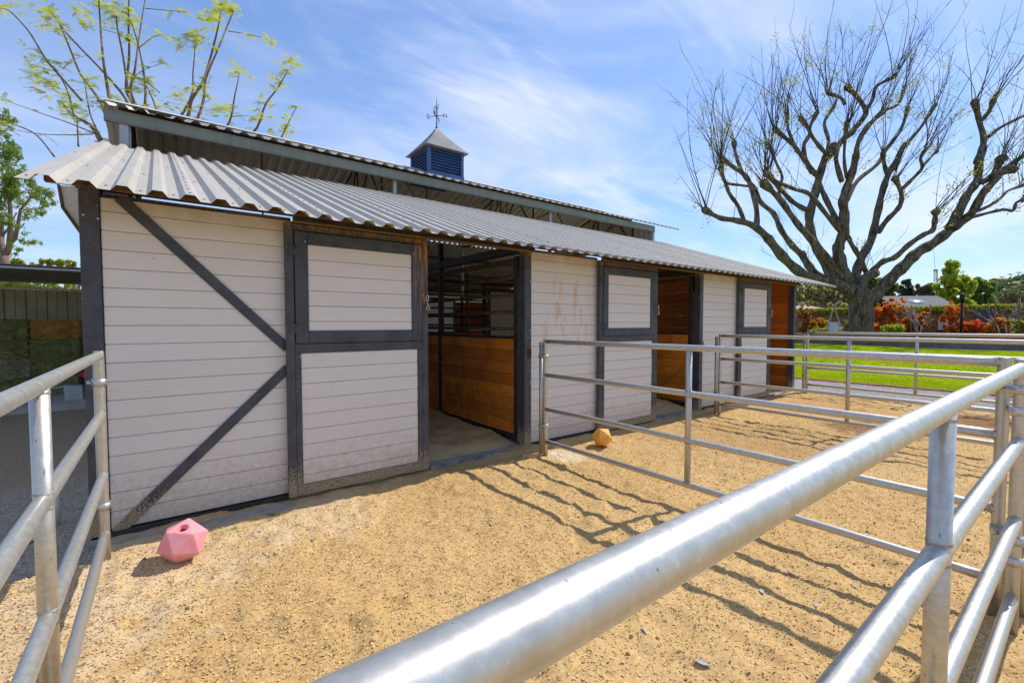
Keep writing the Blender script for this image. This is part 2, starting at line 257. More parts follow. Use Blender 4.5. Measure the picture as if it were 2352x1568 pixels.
# ---------------------------------------------------------------- mesh helper
class MB:
    def __init__(s): s.V = []; s.F = []; s.S = []
    def face(s, idx, sm=False): s.F.append(tuple(idx)); s.S.append(sm)
    def poly(s, pts, sm=False):
        b = len(s.V); s.V += [tuple(p) for p in pts]; s.face(range(b, b+len(pts)), sm)
    def box(s, x0, x1, y0, y1, z0, z1, M=None):
        b = len(s.V); c = [Vector((x, y, z)) for z in (z0, z1) for y in (y0, y1) for x in (x0, x1)]
        if M is not None: c = [M @ v for v in c]
        s.V += [tuple(v) for v in c]
        for f in ((0, 2, 3, 1), (4, 5, 7, 6), (0, 1, 5, 4), (2, 6, 7, 3), (0, 4, 6, 2), (1, 3, 7, 5)): s.face([b+i for i in f])
        return s
    def cbox(s, x0, x1, y0, y1, z0, z1, c=.004, M=None):
        # box with chamfered edges: three nested rings per axis corner
        b = len(s.V); X, Y, Z = (x0, x1), (y0, y1), (z0, z1); idx = {}
        for i in (0, 1):
            for j in (0, 1):
                for l in (0, 1):
                    sx, sy, sz = (1, -1)[i], (1, -1)[j], (1, -1)[l]
                    for a in range(3):
                        v = Vector((X[i]+sx*c*(a != 0), Y[j]+sy*c*(a != 1), Z[l]+sz*c*(a != 2)))
                        if M is not None: v = M @ v
                        idx[i, j, l, a] = len(s.V); s.V.append(tuple(v))
        g = lambda *k: idx[k]
        def q(ids, ctr):
            P = [Vector(s.V[i]) for i in ids]; n = (P[1]-P[0]).cross(P[2]-P[0])
            o = sum(P, Vector())/len(P)-ctr
            s.face(ids if n.dot(o) > 0 else ids[::-1])
        ctr = Vector(((x0+x1)/2, (y0+y1)/2, (z0+z1)/2)); ctr = M @ ctr if M is not None else ctr
        for i in (0, 1):
            q([g(i, 0, 0, 0), g(i, 1, 0, 0), g(i, 1, 1, 0), g(i, 0, 1, 0)], ctr); q([g(0, i, 0, 1), g(1, i, 0, 1), g(1, i, 1, 1), g(0, i, 1, 1)], ctr); q([g(0, 0, i, 2), g(1, 0, i, 2), g(1, 1, i, 2), g(0, 1, i, 2)], ctr)
            for j in (0, 1):
                q([g(i, j, 0, 0), g(i, j, 1, 0), g(i, j, 1, 1), g(i, j, 0, 1)], ctr); q([g(i, 0, j, 0), g(i, 1, j, 0), g(i, 1, j, 2), g(i, 0, j, 2)], ctr); q([g(0, i, j, 1), g(1, i, j, 1), g(1, i, j, 2), g(0, i, j, 2)], ctr)
                for l in (0, 1): q([g(i, j, l, 0), g(i, j, l, 1), g(i, j, l, 2)], ctr)
        return s
    def tube(s, pts, r, n=8, cap=True, lump=0., ridges=0, smooth=True):
        pts = [Vector(p) for p in pts]; m = len(pts); rs = r if isinstance(r, (list, tuple)) else [r]*m
        t = [(pts[min(i+1, m-1)]-pts[max(i-1, 0)]).normalized() for i in range(m)]
        u = t[0].orthogonal().normalized(); b = len(s.V); ph = random.random()*6
        for i in range(m):
            if i: u = (u-t[i]*u.dot(t[i])); u = u.normalized() if u.length > 1e-6 else t[i].orthogonal().normalized()
            v = t[i].cross(u)
            for k in range(n):
                a = 2*math.pi*k/n; rr = rs[i]
                if lump: rr *= 1+lump*(random.random()-.5)
                if ridges: rr *= 1+ridges*(math.sin(a*5+ph+i*.23)*.6+math.sin(a*9+ph*2+i*.4)*.4)
                s.V.append(tuple(pts[i]+(u*math.cos(a)+v*math.sin(a))*rr))
        for i in range(m-1):
            for k in range(n):
                k2 = (k+1) % n; s.face((b+i*n+k, b+i*n+k2, b+(i+1)*n+k2, b+(i+1)*n+k), smooth)
        if cap:
            s.face([b+k for k in range(n)][::-1]); s.face([b+(m-1)*n+k for k in range(n)])
        return s
    def prism(s, prof, fn, d0, d1):  # profile polygon -> solid between d0 and d1, fn(p,d)->xyz
        b = len(s.V); n = len(prof)
        s.V += [tuple(fn(p, d0)) for p in prof]+[tuple(fn(p, d1)) for p in prof]
        s.face(range(b, b+n)); s.face([b+n+i for i in range(n)][::-1])
        for i in range(n): j = (i+1) % n; s.face((b+j, b+i, b+n+i, b+n+j))
        return s
    def mesh(s, name, mat):
        me = bpy.data.meshes.new(name); me.from_pydata(s.V, [], s.F); me.polygons.foreach_set('use_smooth', s.S); me.materials.append(MT[mat] if isinstance(mat, str) else mat); me.update()
        return me
    def build(s, name, mat, parent=None, loc=(0, 0, 0)): return link(name, s.mesh(name, mat), parent, loc)
def link(name, me, parent=None, loc=(0, 0, 0), rot=None):
    o = bpy.data.objects.new(name, me); COL.objects.link(o); o.parent = parent; o.location = loc
    if rot: o.rotation_euler = rot
    return o
def tag(o, label=None, cat=None, group=None, kind=None):
    for a, b in (('label', label), ('category', cat), ('group', group), ('kind', kind)):
        if b: o[a] = b
    return o
def thing(name, label, cat, loc=(0, 0, 0), group=None, rz=0):
    o = bpy.data.objects.new(name, None); o.empty_display_size = .1; COL.objects.link(o); o.location = loc; o.rotation_euler = (0, 0, rz); return tag(o, label, cat, group)
def npmesh(name, V, F, mat, smooth=False):
    me = bpy.data.meshes.new(name); V = np.asarray(V, np.float32).reshape(-1, 3); F = np.asarray(F, np.int32); k = F.shape[1]
    me.vertices.add(len(V)); me.vertices.foreach_set('co', V.ravel()); me.loops.add(F.size); me.loops.foreach_set('vertex_index', F.ravel())
    me.polygons.add(len(F)); me.polygons.foreach_set('loop_start', np.arange(0, F.size, k, dtype=np.int32)); me.polygons.foreach_set('loop_total', np.full(len(F), k, np.int32))
    me.polygons.foreach_set('use_smooth', np.full(len(F), smooth)); me.materials.append(MT[mat]); me.update(calc_edges=True); me.validate(); return me
def quads(C, A, B):  # centres + half axes -> quads
    C, A, B = (np.asarray(q, float) for q in (C, A, B)); V = np.stack([C-A-B, C+A-B, C+A+B, C-A+B], 1).reshape(-1, 3); return V, np.arange(len(V)).reshape(-1, 4)
def rdir(n):
    v = rng.normal(size=(n, 3)); return v/np.linalg.norm(v, axis=1, keepdims=True)
def leaves(C, size, flat=.0, asp=.5, droop=0.):
    n = len(C); a = rdir(n); a[:, 2] = a[:, 2]*(1-flat)-droop; a /= np.linalg.norm(a, axis=1, keepdims=True); h = rdir(n); b = np.cross(a, h); b /= np.linalg.norm(b, axis=1, keepdims=True)
    s = (size*(.6+.8*rng.random(n)))[:, None]; return quads(C, a*s, b*s*asp)
def blobs(bl, n):   # points spread in and on lumpy clusters: bl = [(centre, radius)]
    w_ = np.array([r**2 for c, r in bl]); idx = rng.choice(len(bl), n, p=w_/w_.sum()); c = np.array([tuple(b[0]) for b in bl])[idx]; r = np.array([b[1] for b in bl])[idx]
    d = rdir(n); rad = (.35+.65*rng.random(n)**.5)*(1+.25*rng.normal(size=n)); sub = rng.normal(size=(n, 3))*.05
    return c+(d*rad[:, None]+sub)*r[:, None]
def smooth01(x): x = min(1, max(0, x)); return x*x*(3-2*x)

# ---------------------------------------------------------------- ground, sand, path, lawn
def vnoise(X, Y, f, seed):
    r_ = np.random.default_rng(seed); T = r_.random((64, 64)); x = X*f; y = Y*f; i = np.floor(x).astype(int); j = np.floor(y).astype(int); u = x-i; v = y-j; u = u*u*(3-2*u); v = v*v*(3-2*v)
    g = lambda a, b: T[a % 64, b % 64]
    return (g(i, j)*(1-u)+g(i+1, j)*u)*(1-v)+(g(i, j+1)*(1-u)+g(i+1, j+1)*u)*v-.5
def grid(name, xs, ys, zf, mat, kind='structure', smooth=True):
    X, Y = np.meshgrid(xs, ys); Z = zf(X, Y); V = np.stack([X, Y, Z], -1).reshape(-1, 3); nx, ny = len(xs), len(ys)
    I = np.arange(nx*ny).reshape(ny, nx); F = np.stack([I[:-1, :-1], I[:-1, 1:], I[1:, 1:], I[1:, :-1]], -1).reshape(-1, 4)
    return tag(link(name, npmesh(name, V, F, mat, smooth)), kind=kind)
grid('ground', np.array([-900, -60, -12, -6, 0, 6, 12, 60, 1200.]), np.array([-900, -60, -10, 0, 10, 60, 1200.]), lambda X, Y: X*0-.045, 'ground')
DN = np.random.default_rng(5); DX = -.3+DN.random(420)**1.3*10.8; DY = -.45-DN.random(420)*3.6; DR = .045+.05*DN.random(420); DD = .005+.009*DN.random(420)
def dents(X, Y):
    z = np.zeros(X.shape)
    if X.size < 50:
        d2 = (X[..., None]-DX)**2+(Y[..., None]-DY)**2; q = d2/DR**2; return (DD*(-np.exp(-q)+.55*np.exp(-(np.sqrt(q)-1.5)**2*4))).sum(-1)
    for a, b, r_, d_ in zip(DX, DY, DR, DD):
        m_ = (np.abs(X-a) < r_*3) & (np.abs(Y-b) < r_*3); q = ((X[m_]-a)**2+(Y[m_]-b)**2)/r_**2; z[m_] += d_*(-np.exp(-q)+.55*np.exp(-(np.sqrt(q)-1.5)**2*4))
    return z
def sand_z(X, Y):
    z = .034*vnoise(X, Y, 2.1, 1)+.022*vnoise(X, Y, 5.5, 2)+.016*vnoise(X, Y, 13, 3)+.010*vnoise(X, Y, 29, 4)+.006*vnoise(X, Y, 47, 5)
    edge = np.clip((Y+.18)/.15, 0, 1)*.012
    left = np.where(X < -.05, np.clip((Y+.42+.25*vnoise(X, Y, 3, 9))/.25, 0, 1), 0)*-.08
    right = np.clip((X-10.9-.35*vnoise(X, Y, 2, 8))/.5, 0, 1)*-.1
    near = .03*np.exp(-((X-3.62)**2+(Y+.42)**2)/.12)
    return z+dents(X, Y)+edge+left+right+near-.004
xs = np.concatenate([np.arange(-3.5, -.6, .08), np.arange(-.6, 5.2, .022), np.arange(5.2, 11.6, .05)]); ys = np.concatenate([np.arange(-9, -4.6, .15), np.arange(-4.6, .11, .022)])
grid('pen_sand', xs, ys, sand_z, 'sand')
def szl(x, y): return float(sand_z(np.array([x], float), np.array([y], float))[0])
# loose chips and shavings lying on the sand of the near pens
n = 95000; cx = rng.random(n)**1.5*8.5-.5; cy = -.25-rng.random(n)*4.1
C = np.stack([cx, cy, sand_z(cx, cy)+.004], 1); a = rng.random(n)*2*np.pi; A = np.stack([np.cos(a), np.sin(a), rng.normal(size=n)*.35], 1); B = np.stack([-np.sin(a), np.cos(a), rng.normal(size=n)*.5], 1)
L = (.0028+.0050*rng.random(n)**2)[:, None]; Wd = (.0014+.0022*rng.random(n))[:, None]
for nm, mt, sl_ in (('wood_chips', simple('pale chips', (.60, .41, .18), (.70, .51, .25), 8, .85, 0, 0), slice(0, 60000)), ('wood_chips', simple('dark chips', (.33, .20, .06), (.45, .285, .10), 8, .85, 0, 0), slice(60000, 82000)), ('wood_chips', simple('golden chips', (.60, .37, .13), (.68, .45, .19), 8, .85, 0, 0), slice(82000, n))):
    MT['_c'] = mt; V, F = quads(C[sl_], A[sl_]*L[sl_], B[sl_]*Wd[sl_]); tag(link(nm, npmesh(nm, V, F, '_c')), 'loose wood chips strewn over the sand of the pens', 'wood chips', kind='stuff')
# clods
V_, F_ = [], []; ico = bmesh.new(); bmesh.ops.create_icosphere(ico, subdivisions=1, radius=1); iv = np.array([v.co[:] for v in ico.verts]); itf = np.array([[v.index for v in f.verts] for f in ico.faces]); ico.free()
for i in range(420):
    x = random.random()**1.2*10.5; y = -.35-random.random()*3.3; s = .004+.008*random.random()**3
    V_.append(iv*(s*(.7+.6*rng.random((12, 1))))*np.array([1, 1, .7])+np.array([x, y, szl(x, y)+s*.3])); F_.append(itf+12*i)
MT['_c'] = simple('dark clods', (.22, .13, .055), (.34, .21, .09), 8, .95, 0, .3); tag(link('dirt_clods', npmesh('dirt_clods', np.concatenate(V_), np.concatenate(F_), '_c')), 'small dark dirt clods scattered over the sand', 'dirt', kind='stuff')

def lz(X): return .45*np.array([smooth01((q-13.2)/8.5) for q in np.ravel(X)]).reshape(np.shape(X))
grid('gravel_path', np.arange(10.4, 13.35, .1), np.arange(-14, 14.1, .1), lambda X, Y: .012+.012*vnoise(X, Y, 6, 21)-np.where(X < 10.9, .04, 0), 'gravel')
grid('lawn', np.arange(13.2, 24.1, .25), np.arange(-14, 16.1, .25), lambda X, Y: lz(X)+.012+.05*vnoise(X, Y, .5, 31), 'lawn')
n = 150000; gx = 13.25+rng.random(n)**1.5*10.6; gy = -5+rng.random(n)*14
base = np.stack([gx, gy, lz(gx)+.008+.05*vnoise(gx, gy, .5, 31)], 1); a = rng.random(n)*2*np.pi; wv = np.stack([np.cos(a), np.sin(a), a*0], 1)*(.008+.006*rng.random(n))[:, None]; tip = base+np.stack([rng.normal(size=n)*.02, rng.normal(size=n)*.02, .035+.035*rng.random(n)], 1)
tag(link('grass', npmesh('grass', np.stack([base-wv, base+wv, tip], 1).reshape(-1, 3), np.arange(3*n).reshape(-1, 3), 'grass')), 'short bright green lawn grass beyond the gravel path', 'grass', kind='stuff')
ed = tag(MB().box(13.14, 13.17, -14, 14, -.02, .03).build('lawn_edging', 'edging'), kind='structure')
for i in range(60):
    y = -6+i*.24; MB().cbox(0, .07, 0, .225, 0, .055, .006).build('brick', 'edging', ed, (13.175+random.uniform(-.01, .01), y, -.005+random.uniform(-.004, .004)))
tag(MB().box(20.5, 23.9, 5.6, 12, .30, .475).build('paved_terrace', 'slabc'), kind='structure')

# ---------------------------------------------------------------- barn
P3 = 3.658; LEN = 3*P3; SL = .358
BARN = thing('horse_barn', 'long pale grey timber horse barn with dark trim and corrugated raised roof', 'barn')
tag(MB().box(-.12, LEN+.02, -.012, 10.97, -.12, .018).build('concrete_floor', 'concrete'), kind='structure')
tag(MB().prism([(-.02, -.14), (-.02, -.1015), (1.1, -.1015), (1.1, -.20), (.55, -.22), (.25, -.155)], lambda p, d: (p[0], p[1], d), -.03, .012).build('concrete_lip', 'concrete'), kind='structure')
PITCH_B = .1248; Z0 = 1.41-11*PITCH_B
def plank_mesh(L_, h=PITCH_B-.0022, t=.02, c=.0045, mat='siding'):
    return MB().cbox(0, L_, 0, t, 0, h, c).mesh('plank', mat)
def boards(parent, x0, x1, y, z0, z1, mat='siding', phase=Z0, ax='x', t=.02, gap=.0022, pitch=PITCH_B, name='plank'):
    # a run of separate horizontal boards between x0..x1 (along X or Y), fronts near y
    full = MB().cbox(0, x1-x0, 0, t, 0, pitch-gap, .0045).mesh(name, mat); k = math.floor((z0-phase)/pitch)
    while True:
        a = phase+k*pitch; b = a+pitch-gap; k += 1
        if a >= z1-.004: break
        if b <= z0+.004: continue
        me = full
        if a < z0 or b > z1:
            a = max(a, z0); me = MB().cbox(0, x1-x0, 0, t, 0, min(b, z1)-a, .004).mesh(name, mat)
        j = random.uniform(-.0016, .0016)
        if ax == 'x': link(name, me, parent, (x0, y+j, a))
        else: link(name, me, parent, (y+t+j, x0, a), (0, 0, R(90)))
def part(name, mat, parent, *boxes, c=.004):
    m = MB()
    for b in boxes: m.cbox(*b, c)
    return m.build(name, mat, parent)
# front walls, posts, doors for the three stalls
for i in range(3):
    X = i*P3
    wall = part('front_wall', 'black', BARN, (X, X+2.34, .024, .045, .03, 2.235))  # dark sheet behind the boards, added so light does not leak through
    boards(wall, X+.003, X+2.34, 0., .045, 2.245)
    part('corner_post' if i == 0 else 'post', 'trim', BARN, (X-.1, X-.001, -.012, .09, .0, 2.33))
    if i == 0:
        for px, pz in ((-.078, 2.115), (-.008, 2.10)): MB().tube([(px, -.012, pz), (px, -.017, pz)], .006, 8).build('bolt', 'pvc', BARN)
        for a, b in (((.10, 2.255), (1.10, 1.225)), ((1.10, 1.065), (.03, .02))):
            A_, B_ = Vector((a[0], 0, a[1])), Vector((b[0], 0, b[1])); d = (B_-A_); L_ = d.length; ang = math.atan2(d.z, d.x)
            Mx = Matrix.Translation(A_) @ Matrix.Rotation(-ang, 4, 'Y'); MB().cbox(0, L_, -.016, -.0025, -.035, .035, .003, Mx).build('diagonal_brace', 'trim', BARN)
    part('sill_strip', 'black', BARN, (X+.002, X+1.1, -.028, -.003, .002, .036))
    # sliding half door, slid open to the left over the wall
    D = X+1.082; W = 1.238; yf, yb = -.075, -.035
    dr = MB(); dr.cbox(D, D+.062, yf, yb, 0.025, 2.215, .004); dr.cbox(D+W-.062, D+W, yf, yb, .025, 2.215, .004); dr.cbox(D+.0625, D+W-.0625, yf, yb, 2.165, 2.215, .004); dr.cbox(D+.0625, D+W-.0625, yf, yb, 1.185, 1.258, .004)
    dr.cbox(D+.0625, D+W-.0625, yf, yb, .025, .11, .004); dr.cbox(D+.0625, D+.105, yf+.002, yb, .1105, 1.1845, .003); dr.cbox(D+W-.105, D+W-.0625, yf+.002, yb, .1105, 1.1845, .003)
    door = dr.build('stall_door', 'trim', BARN)
    boards(door, D+.107, D+W-.107, yf+.012, .112, 1.183, phase=.062)
    part('light_stop_backing', 'black', door, (D+.1065, D+W-.1065, yf+.034, yb+.002, .111, 1.184))  # added sheet that stops light leaking between the door boards
    sx0, sx1, sz0, sz1 = D+.07, D+W-.066, 1.264, 2.158; bw = .098
    sh = MB(); ys0 = yf-.006
    sh.cbox(sx0, sx0+bw, ys0, yb, sz0, sz1, .004); sh.cbox(sx1-bw, sx1, ys0, yb, sz0, sz1, .004); sh.cbox(sx0+bw+.0005, sx1-bw-.0005, ys0, yb, sz1-bw, sz1, .004); sh.cbox(sx0+bw+.0005, sx1-bw-.0005, ys0, yb, sz0, sz0+bw, .004)
    shut = sh.build('shutter', 'trim', BARN)
    boards(shut, sx0+bw+.001, sx1-bw-.001, ys0+.012, sz0+bw+.001, sz1-bw-.001, phase=sz0+bw-.045)
    part('light_stop_backing', 'black', shut, (sx0+bw+.0005, sx1-bw-.0005, ys0+.034, yb+.002, sz0+bw, sz1-bw))  # same added light stop behind the shutter boards
    for hz in (1.385, 2.0):
        hg = MB(); hg.cbox(sx0-.045, sx0-.004, yf-.009, yf+.001, hz-.04, hz+.04, .002); hg.cbox(sx0+.006, sx0+.05, ys0-.005, ys0+.001, hz-.04, hz+.04, .002); hg.tube([(sx0, ys0-.006, hz-.045), (sx0, ys0-.006, hz+.045)], .008, 8); hg.build('hinge', 'trim', shut)
    lz_ = 1.665; lt = MB(); lt.cbox(sx1-.03, D+W-.005, ys0-.010, ys0-.0005, lz_-.05, lz_+.05, .003); lt.tube([(D+W-.03, ys0-.01, lz_+.028), (D+W-.03, ys0-.03, lz_+.028)], .009, 8); lt.build('latch', 'trim', shut)
    hk = MB(); hx, hy = D+W-.022, ys0-.022; hk.tube([(hx+.013*math.sin(t), hy, lz_-.005+.028*math.cos(t)) for t in np.linspace(0, 6.28, 14)], .0045, 6, False); hk.tube([(hx+.002, hy, lz_-.035), (hx+.006, hy, lz_-.075)], .006, 7); hk.tube([(hx+.008+.015*math.sin(t), hy, lz_-.095+.019*math.cos(t)) for t in np.linspace(0, 6.28, 12)], .005, 6, False); hk.build('snap_hook', 'brass', shut)
    for bx, bz in ((sx0+bw-.02, sz1-bw+.02), (sx1-bw+.015, sz1-bw+.005), (D+.1, 1.16)): MB().tube([(bx, ys0-.002, bz), (bx, ys0+.004, bz)], .005, 7).build('rivet', 'pvc', shut)
    tr = part('door_track', 'trim', BARN, (X+1.15, X+P3-.02, -.085, -.03, 2.222, 2.296)); part('track_lip', 'black', tr, (X+1.15, X+P3-.02, -.10, -.088, 2.235, 2.30), c=.002)
    for rx in (D+.25, D+.95): MB().tube([(rx, -.055, 2.2), (rx, -.055, 2.232)], .010, 7).build('roller_hanger', 'black', door)
    # handle on the post at the right of the opening
    px = X+P3-.05; hd = MB(); hd.tube([(px+.014, -.016, 1.045), (px+.014, -.045, 1.055), (px+.014, -.045, 1.125), (px+.014, -.016, 1.135)], .007, 7); hd.cbox(px-.01, px+.03, -.017, -.0125, 1.02, 1.16, .002); hd.build('pull_handle', 'rusty', BARN)
    for bz in (.75, 1.35, 1.9): MB().tube([(px+.03, -.012, bz), (px+.03, -.0165, bz)], .006, 7).build('bolt', 'pvc', BARN)
    part('threshold', 'mat', BARN, (X+2.35, X+P3-.11, -.045, -.0125, -.02, .026), c=.006)
part('post', 'trim', BARN, (LEN-.1, LEN-.001, -.012, .09, 0, 2.33))
part('eave_purlin', 'rusty', BARN, (-.22, LEN+.16, -.24, -.20, 2.248, 2.283)); part('eave_purlin', 'rusty', BARN, (-.12, LEN+.1, .03, .09, 2.30, 2.365))
# dark strip along the top of the wall between wall and roof, over the closed bays
for i in range(3): part('top_rail', 'trim', BARN, (i*P3+.002, i*P3+1.15, .025, .06, 2.247, 2.275))
# end walls, with the open aisle between them
for xe, s in ((-.0, -1), (LEN, 1)):
    for y0, y1 in ((.095, 3.6), (7.38, 10.9)):
        wl_ = part('end_wall', 'black', BARN, (xe-.035 if s < 0 else xe-.036, xe-.015 if s < 0 else xe-.016, y0, y1, .03, 2.3))
        for ya_, mt_, xo, pt_, z_ in ((0, 'siding', xe-.057 if s < 0 else xe-.0145, PITCH_B, .03), (0, 'wood2', xe-.0145 if s < 0 else xe-.058, .142, .06)):
            boards(wl_, y0, y1, xo, z_, 2.28, mt_, ax='y', pitch=pt_, phase=.03)
            zt_ = 2.282
            while zt_ < 3.45:
                ym = (zt_+pt_-2.188)/SL-.5+.04; a_, b_ = (max(y0, ym), y1) if y0 < 5 else (y0, min(y1, 10.98-ym))
                if b_-a_ > .1: boards(wl_, a_, b_, xo, zt_, zt_+pt_, mt_, ax='y', pitch=pt_, phase=zt_)
                zt_ += pt_
    for y in (3.66, 7.32): part('post', 'trim', BARN, (xe-.06, xe+.04, y-.05, y+.05, 0, 3.55))
# rear wall
bw_ = part('rear_wall', 'black', BARN, (0, LEN, 10.91, 10.93, .03, 2.2)); boards(bw_, .05, LEN-.05, 10.935, .03, 2.24); boards(bw_, .05, LEN-.05, 10.885, .06, 2.24, 'wood2', pitch=.142)
# corrugated sheets
def sheet(x0, nrib, pitch, ya, za, yb, zb, depth, mat, name='roof_sheet', lift=0., over=.5, screws=True, rows=5, seam=True):
    pr = []; 
    for k in range(nrib):
        b = x0+k*pitch; pr += [(b, 0), (b+.34*pitch, 0), (b+.52*pitch, depth), (b+.82*pitch, depth)]
    b = x0+nrib*pitch; pr += [(b, 0), (b+.34*pitch*over, 0)]
    sgn = 1 if yb > ya else -1; L_ = math.hypot(yb-ya, zb-za); nz = abs(yb-ya)/L_; ny = -(zb-za)/L_*sgn
    m = MB(); T = [0, .33, .66, 1]; sag = [0, .0, .0, 0]
    for t, sg in zip(T, sag): m.V += [(x, ya+(yb-ya)*t+ny*(h+lift), za+(zb-za)*t+nz*(h+lift)) for x, h in pr]
    n_ = len(pr)
    for r_ in range(3):
        for k in range(n_-1): m.face((r_*n_+k, r_*n_+k+1, (r_+1)*n_+k+1, (r_+1)*n_+k))
    o = m.build(name, mat, BARN); so_ = o.modifiers.new('thickness', 'SOLIDIFY'); so_.thickness = .0016; so_.offset = 0
    if screws:
        s_ = MB(); 
        def scr(x, h, t):
            c = Vector((x, ya+(yb-ya)*t+ny*(h+lift), za+(zb-za)*t+nz*(h+lift))); nn = Vector((0, ny, nz)); s_.tube([c-nn*.001, c+nn*.004, c+nn*.006], [.0075, .0075, .004], 6, True)
        for r_ in range(rows):
            t = .035+.93*r_/(rows-1)
            for k in range(nrib):
                if (k+r_) % 2 == 0 or r_ == 0: scr(x0+(k+.17)*pitch, 0, t+random.uniform(-.004, .004))
        for q in range(22 if seam else 0): scr(x0+.67*pitch+random.uniform(-.004, .004), depth, .02+.96*q/21)
        tag(s_.build('screws', 'screw', o), kind='stuff')
EZ, EY, TY = 2.188, -.50, 3.66
PL = .1625; x = -.295; q = 0
while x < LEN+.0:
    nr = 4 if q == 0 else 5; sheet(x, nr, PL, EY, EZ, TY, EZ+SL*(TY-EY), .034, 'roof', lift=.0022*(q % 2), seam=q > 0); x += nr*PL; q += 1
x = -.295
while x < LEN: sheet(x, 6, PL, 11.48, EZ, 7.32, EZ+SL*(TY-EY), .034, 'roof2', screws=False); x += 6*PL
UY, UZ, RY = 3.40, 4.062, 5.49; RZ = UZ+SL*(RY-UY)
PU = .186; x = -.33; q = 0
while x < LEN+.1:
    sheet(x, 6, PU, UY, UZ, RY, RZ, .036, 'roof2', lift=.0022*(q % 2), screws=False); sheet(x, 6, PU, 2*RY-UY, UZ, RY, RZ, .036, 'roof2', lift=.0022*(q % 2), screws=False); x += 6*PU; q += 1
MB().prism([(RY-.2, RZ-.04), (RY, RZ+.05), (RY+.2, RZ-.04), (RY+.2, RZ-.045), (RY, RZ+.044), (RY-.2, RZ-.045)], lambda p, d: (d, p[0], p[1]+.038), -.33, LEN+.33).build('ridge_cap', 'roof2', BARN)
for yy, s in ((3.50, 1), (2*RY-3.5, -1)):
    f = MB(); f.cbox(-.2, LEN-.02, yy-.012, yy+.012, 3.925, 4.055, .003); f.cbox(-.2, LEN-.02, min(yy-.014*s, yy+.05*s), max(yy-.014*s, yy+.05*s), 3.905, 3.923, .002); f.cbox(-.2, LEN-.02, yy-.018 if s > 0 else yy+.0125, yy-.0125 if s > 0 else yy+.018, 4.035, 4.05, .001); f.build('fascia', 'fascia', BARN)
# clerestory posts, trusses, rods, purlins
for X in (.02, P3-.08, 2*P3-.08, LEN-.06):
    for yy in (3.62, 7.36): part('clerestory_post', 'lightpost', BARN, (X-.03, X+.03, yy-.03, yy+.03, 2.2, 3.92+.06))
    t = MB(); t.cbox(X-.025, X+.025, 3.66, 7.32, 3.60, 3.66, .003)
    def bar(y0, z0, y1, z1, r=.024): t.tube([(X, y0, z0), (X, y1, z1)], r, 4, True, smooth=False)
    bar(3.55, UZ+.0, RY, RZ-.06); bar(7.43, UZ, RY, RZ-.06)
    for a, b in ((4.2, 4.2), (4.2, 4.85), (5.49, 4.85), (5.49, 5.49), (6.1, 5.49), (6.1, 6.8), (6.8, 6.8)): bar(a, 3.62, b, RZ-.07-SL*abs(b-RY), .018)
    t.build('truss', 'rusty', BARN)
for X in (1.55, 4.28, 5.75, 6.15, 7.22+.12): MB().tube([(X, 3.78, 3.0), (X, 3.78, 4.1)], .012, 6).build('rod', 'black', BARN)
for X in (3.0, 5.0, 6.7, 9.0):
    MB().tube([(X, 3.66, 3.62), (X+.7, 3.66, 4.0)], .022, 4, True, smooth=False).build('knee_brace', 'rusty', BARN); MB().tube([(X+.8, 3.7, 4.0), (X+1.1, 3.7, 3.62)], .018, 4, True, smooth=False).build('knee_brace', 'rusty', BARN)
for yy in (4.3, 5.1): part('roof_purlin', 'rusty', BARN, (-.1, LEN, yy-.025, yy+.025, RZ-SL*abs(yy-RY)-.075, RZ-SL*abs(yy-RY)-.008))
for yy in (.9, 1.9, 2.9): part('roof_purlin', 'rusty', BARN, (-.1, LEN, yy-.025, yy+.025, EZ+SL*(yy-EY)-.085, EZ+SL*(yy-EY)-.012)); part('roof_purlin', 'rusty', BARN, (-.1, LEN, 10.98-yy-.025, 10.98-yy+.025, EZ+SL*(yy-EY)-.085, EZ+SL*(yy-EY)-.012))
# gable sheets of the raised roof
for X in (.0, LEN-.02):
    pts = []; m = MB(); yy = 3.66; k = 0
    cols = []
    while yy < 7.32: cols += [(yy, 0), (yy+.06, 0), (yy+.09, .03), (yy+.15, .03)]; yy += .183
    for (y, h) in cols: top = RZ-.06-SL*abs(y-RY); m.V += [(X-h, y, 3.55), (X-h, y, top)]
    for i in range(len(cols)-1): m.face((2*i, 2*i+2, 2*i+3, 2*i+1))
    m.build('gable_sheet', 'roof2', BARN)
    part('gable_trim', 'lightpost', BARN, (X-.06, X+.03, 3.52, 3.58, 3.60, 3.92))
# little hood on the left end wall
h = MB(); h.prism([(-.06, 2.52), (-.30, 2.50), (-.281, 2.335), (-.06, 1.93)], lambda p, d: (p[0], d, p[1]), 1.0, 2.4); hd = h.build('end_hood', 'siding', BARN)
MB().prism([(-.285, 2.334), (-.302, 2.505), (-.318, 2.505), (-.300, 2.325), (-.062, 1.88), (-.062, 1.955)], lambda p, d: (p[0], d, p[1]), .985, 2.41).build('hood_trim', 'rusty', hd)
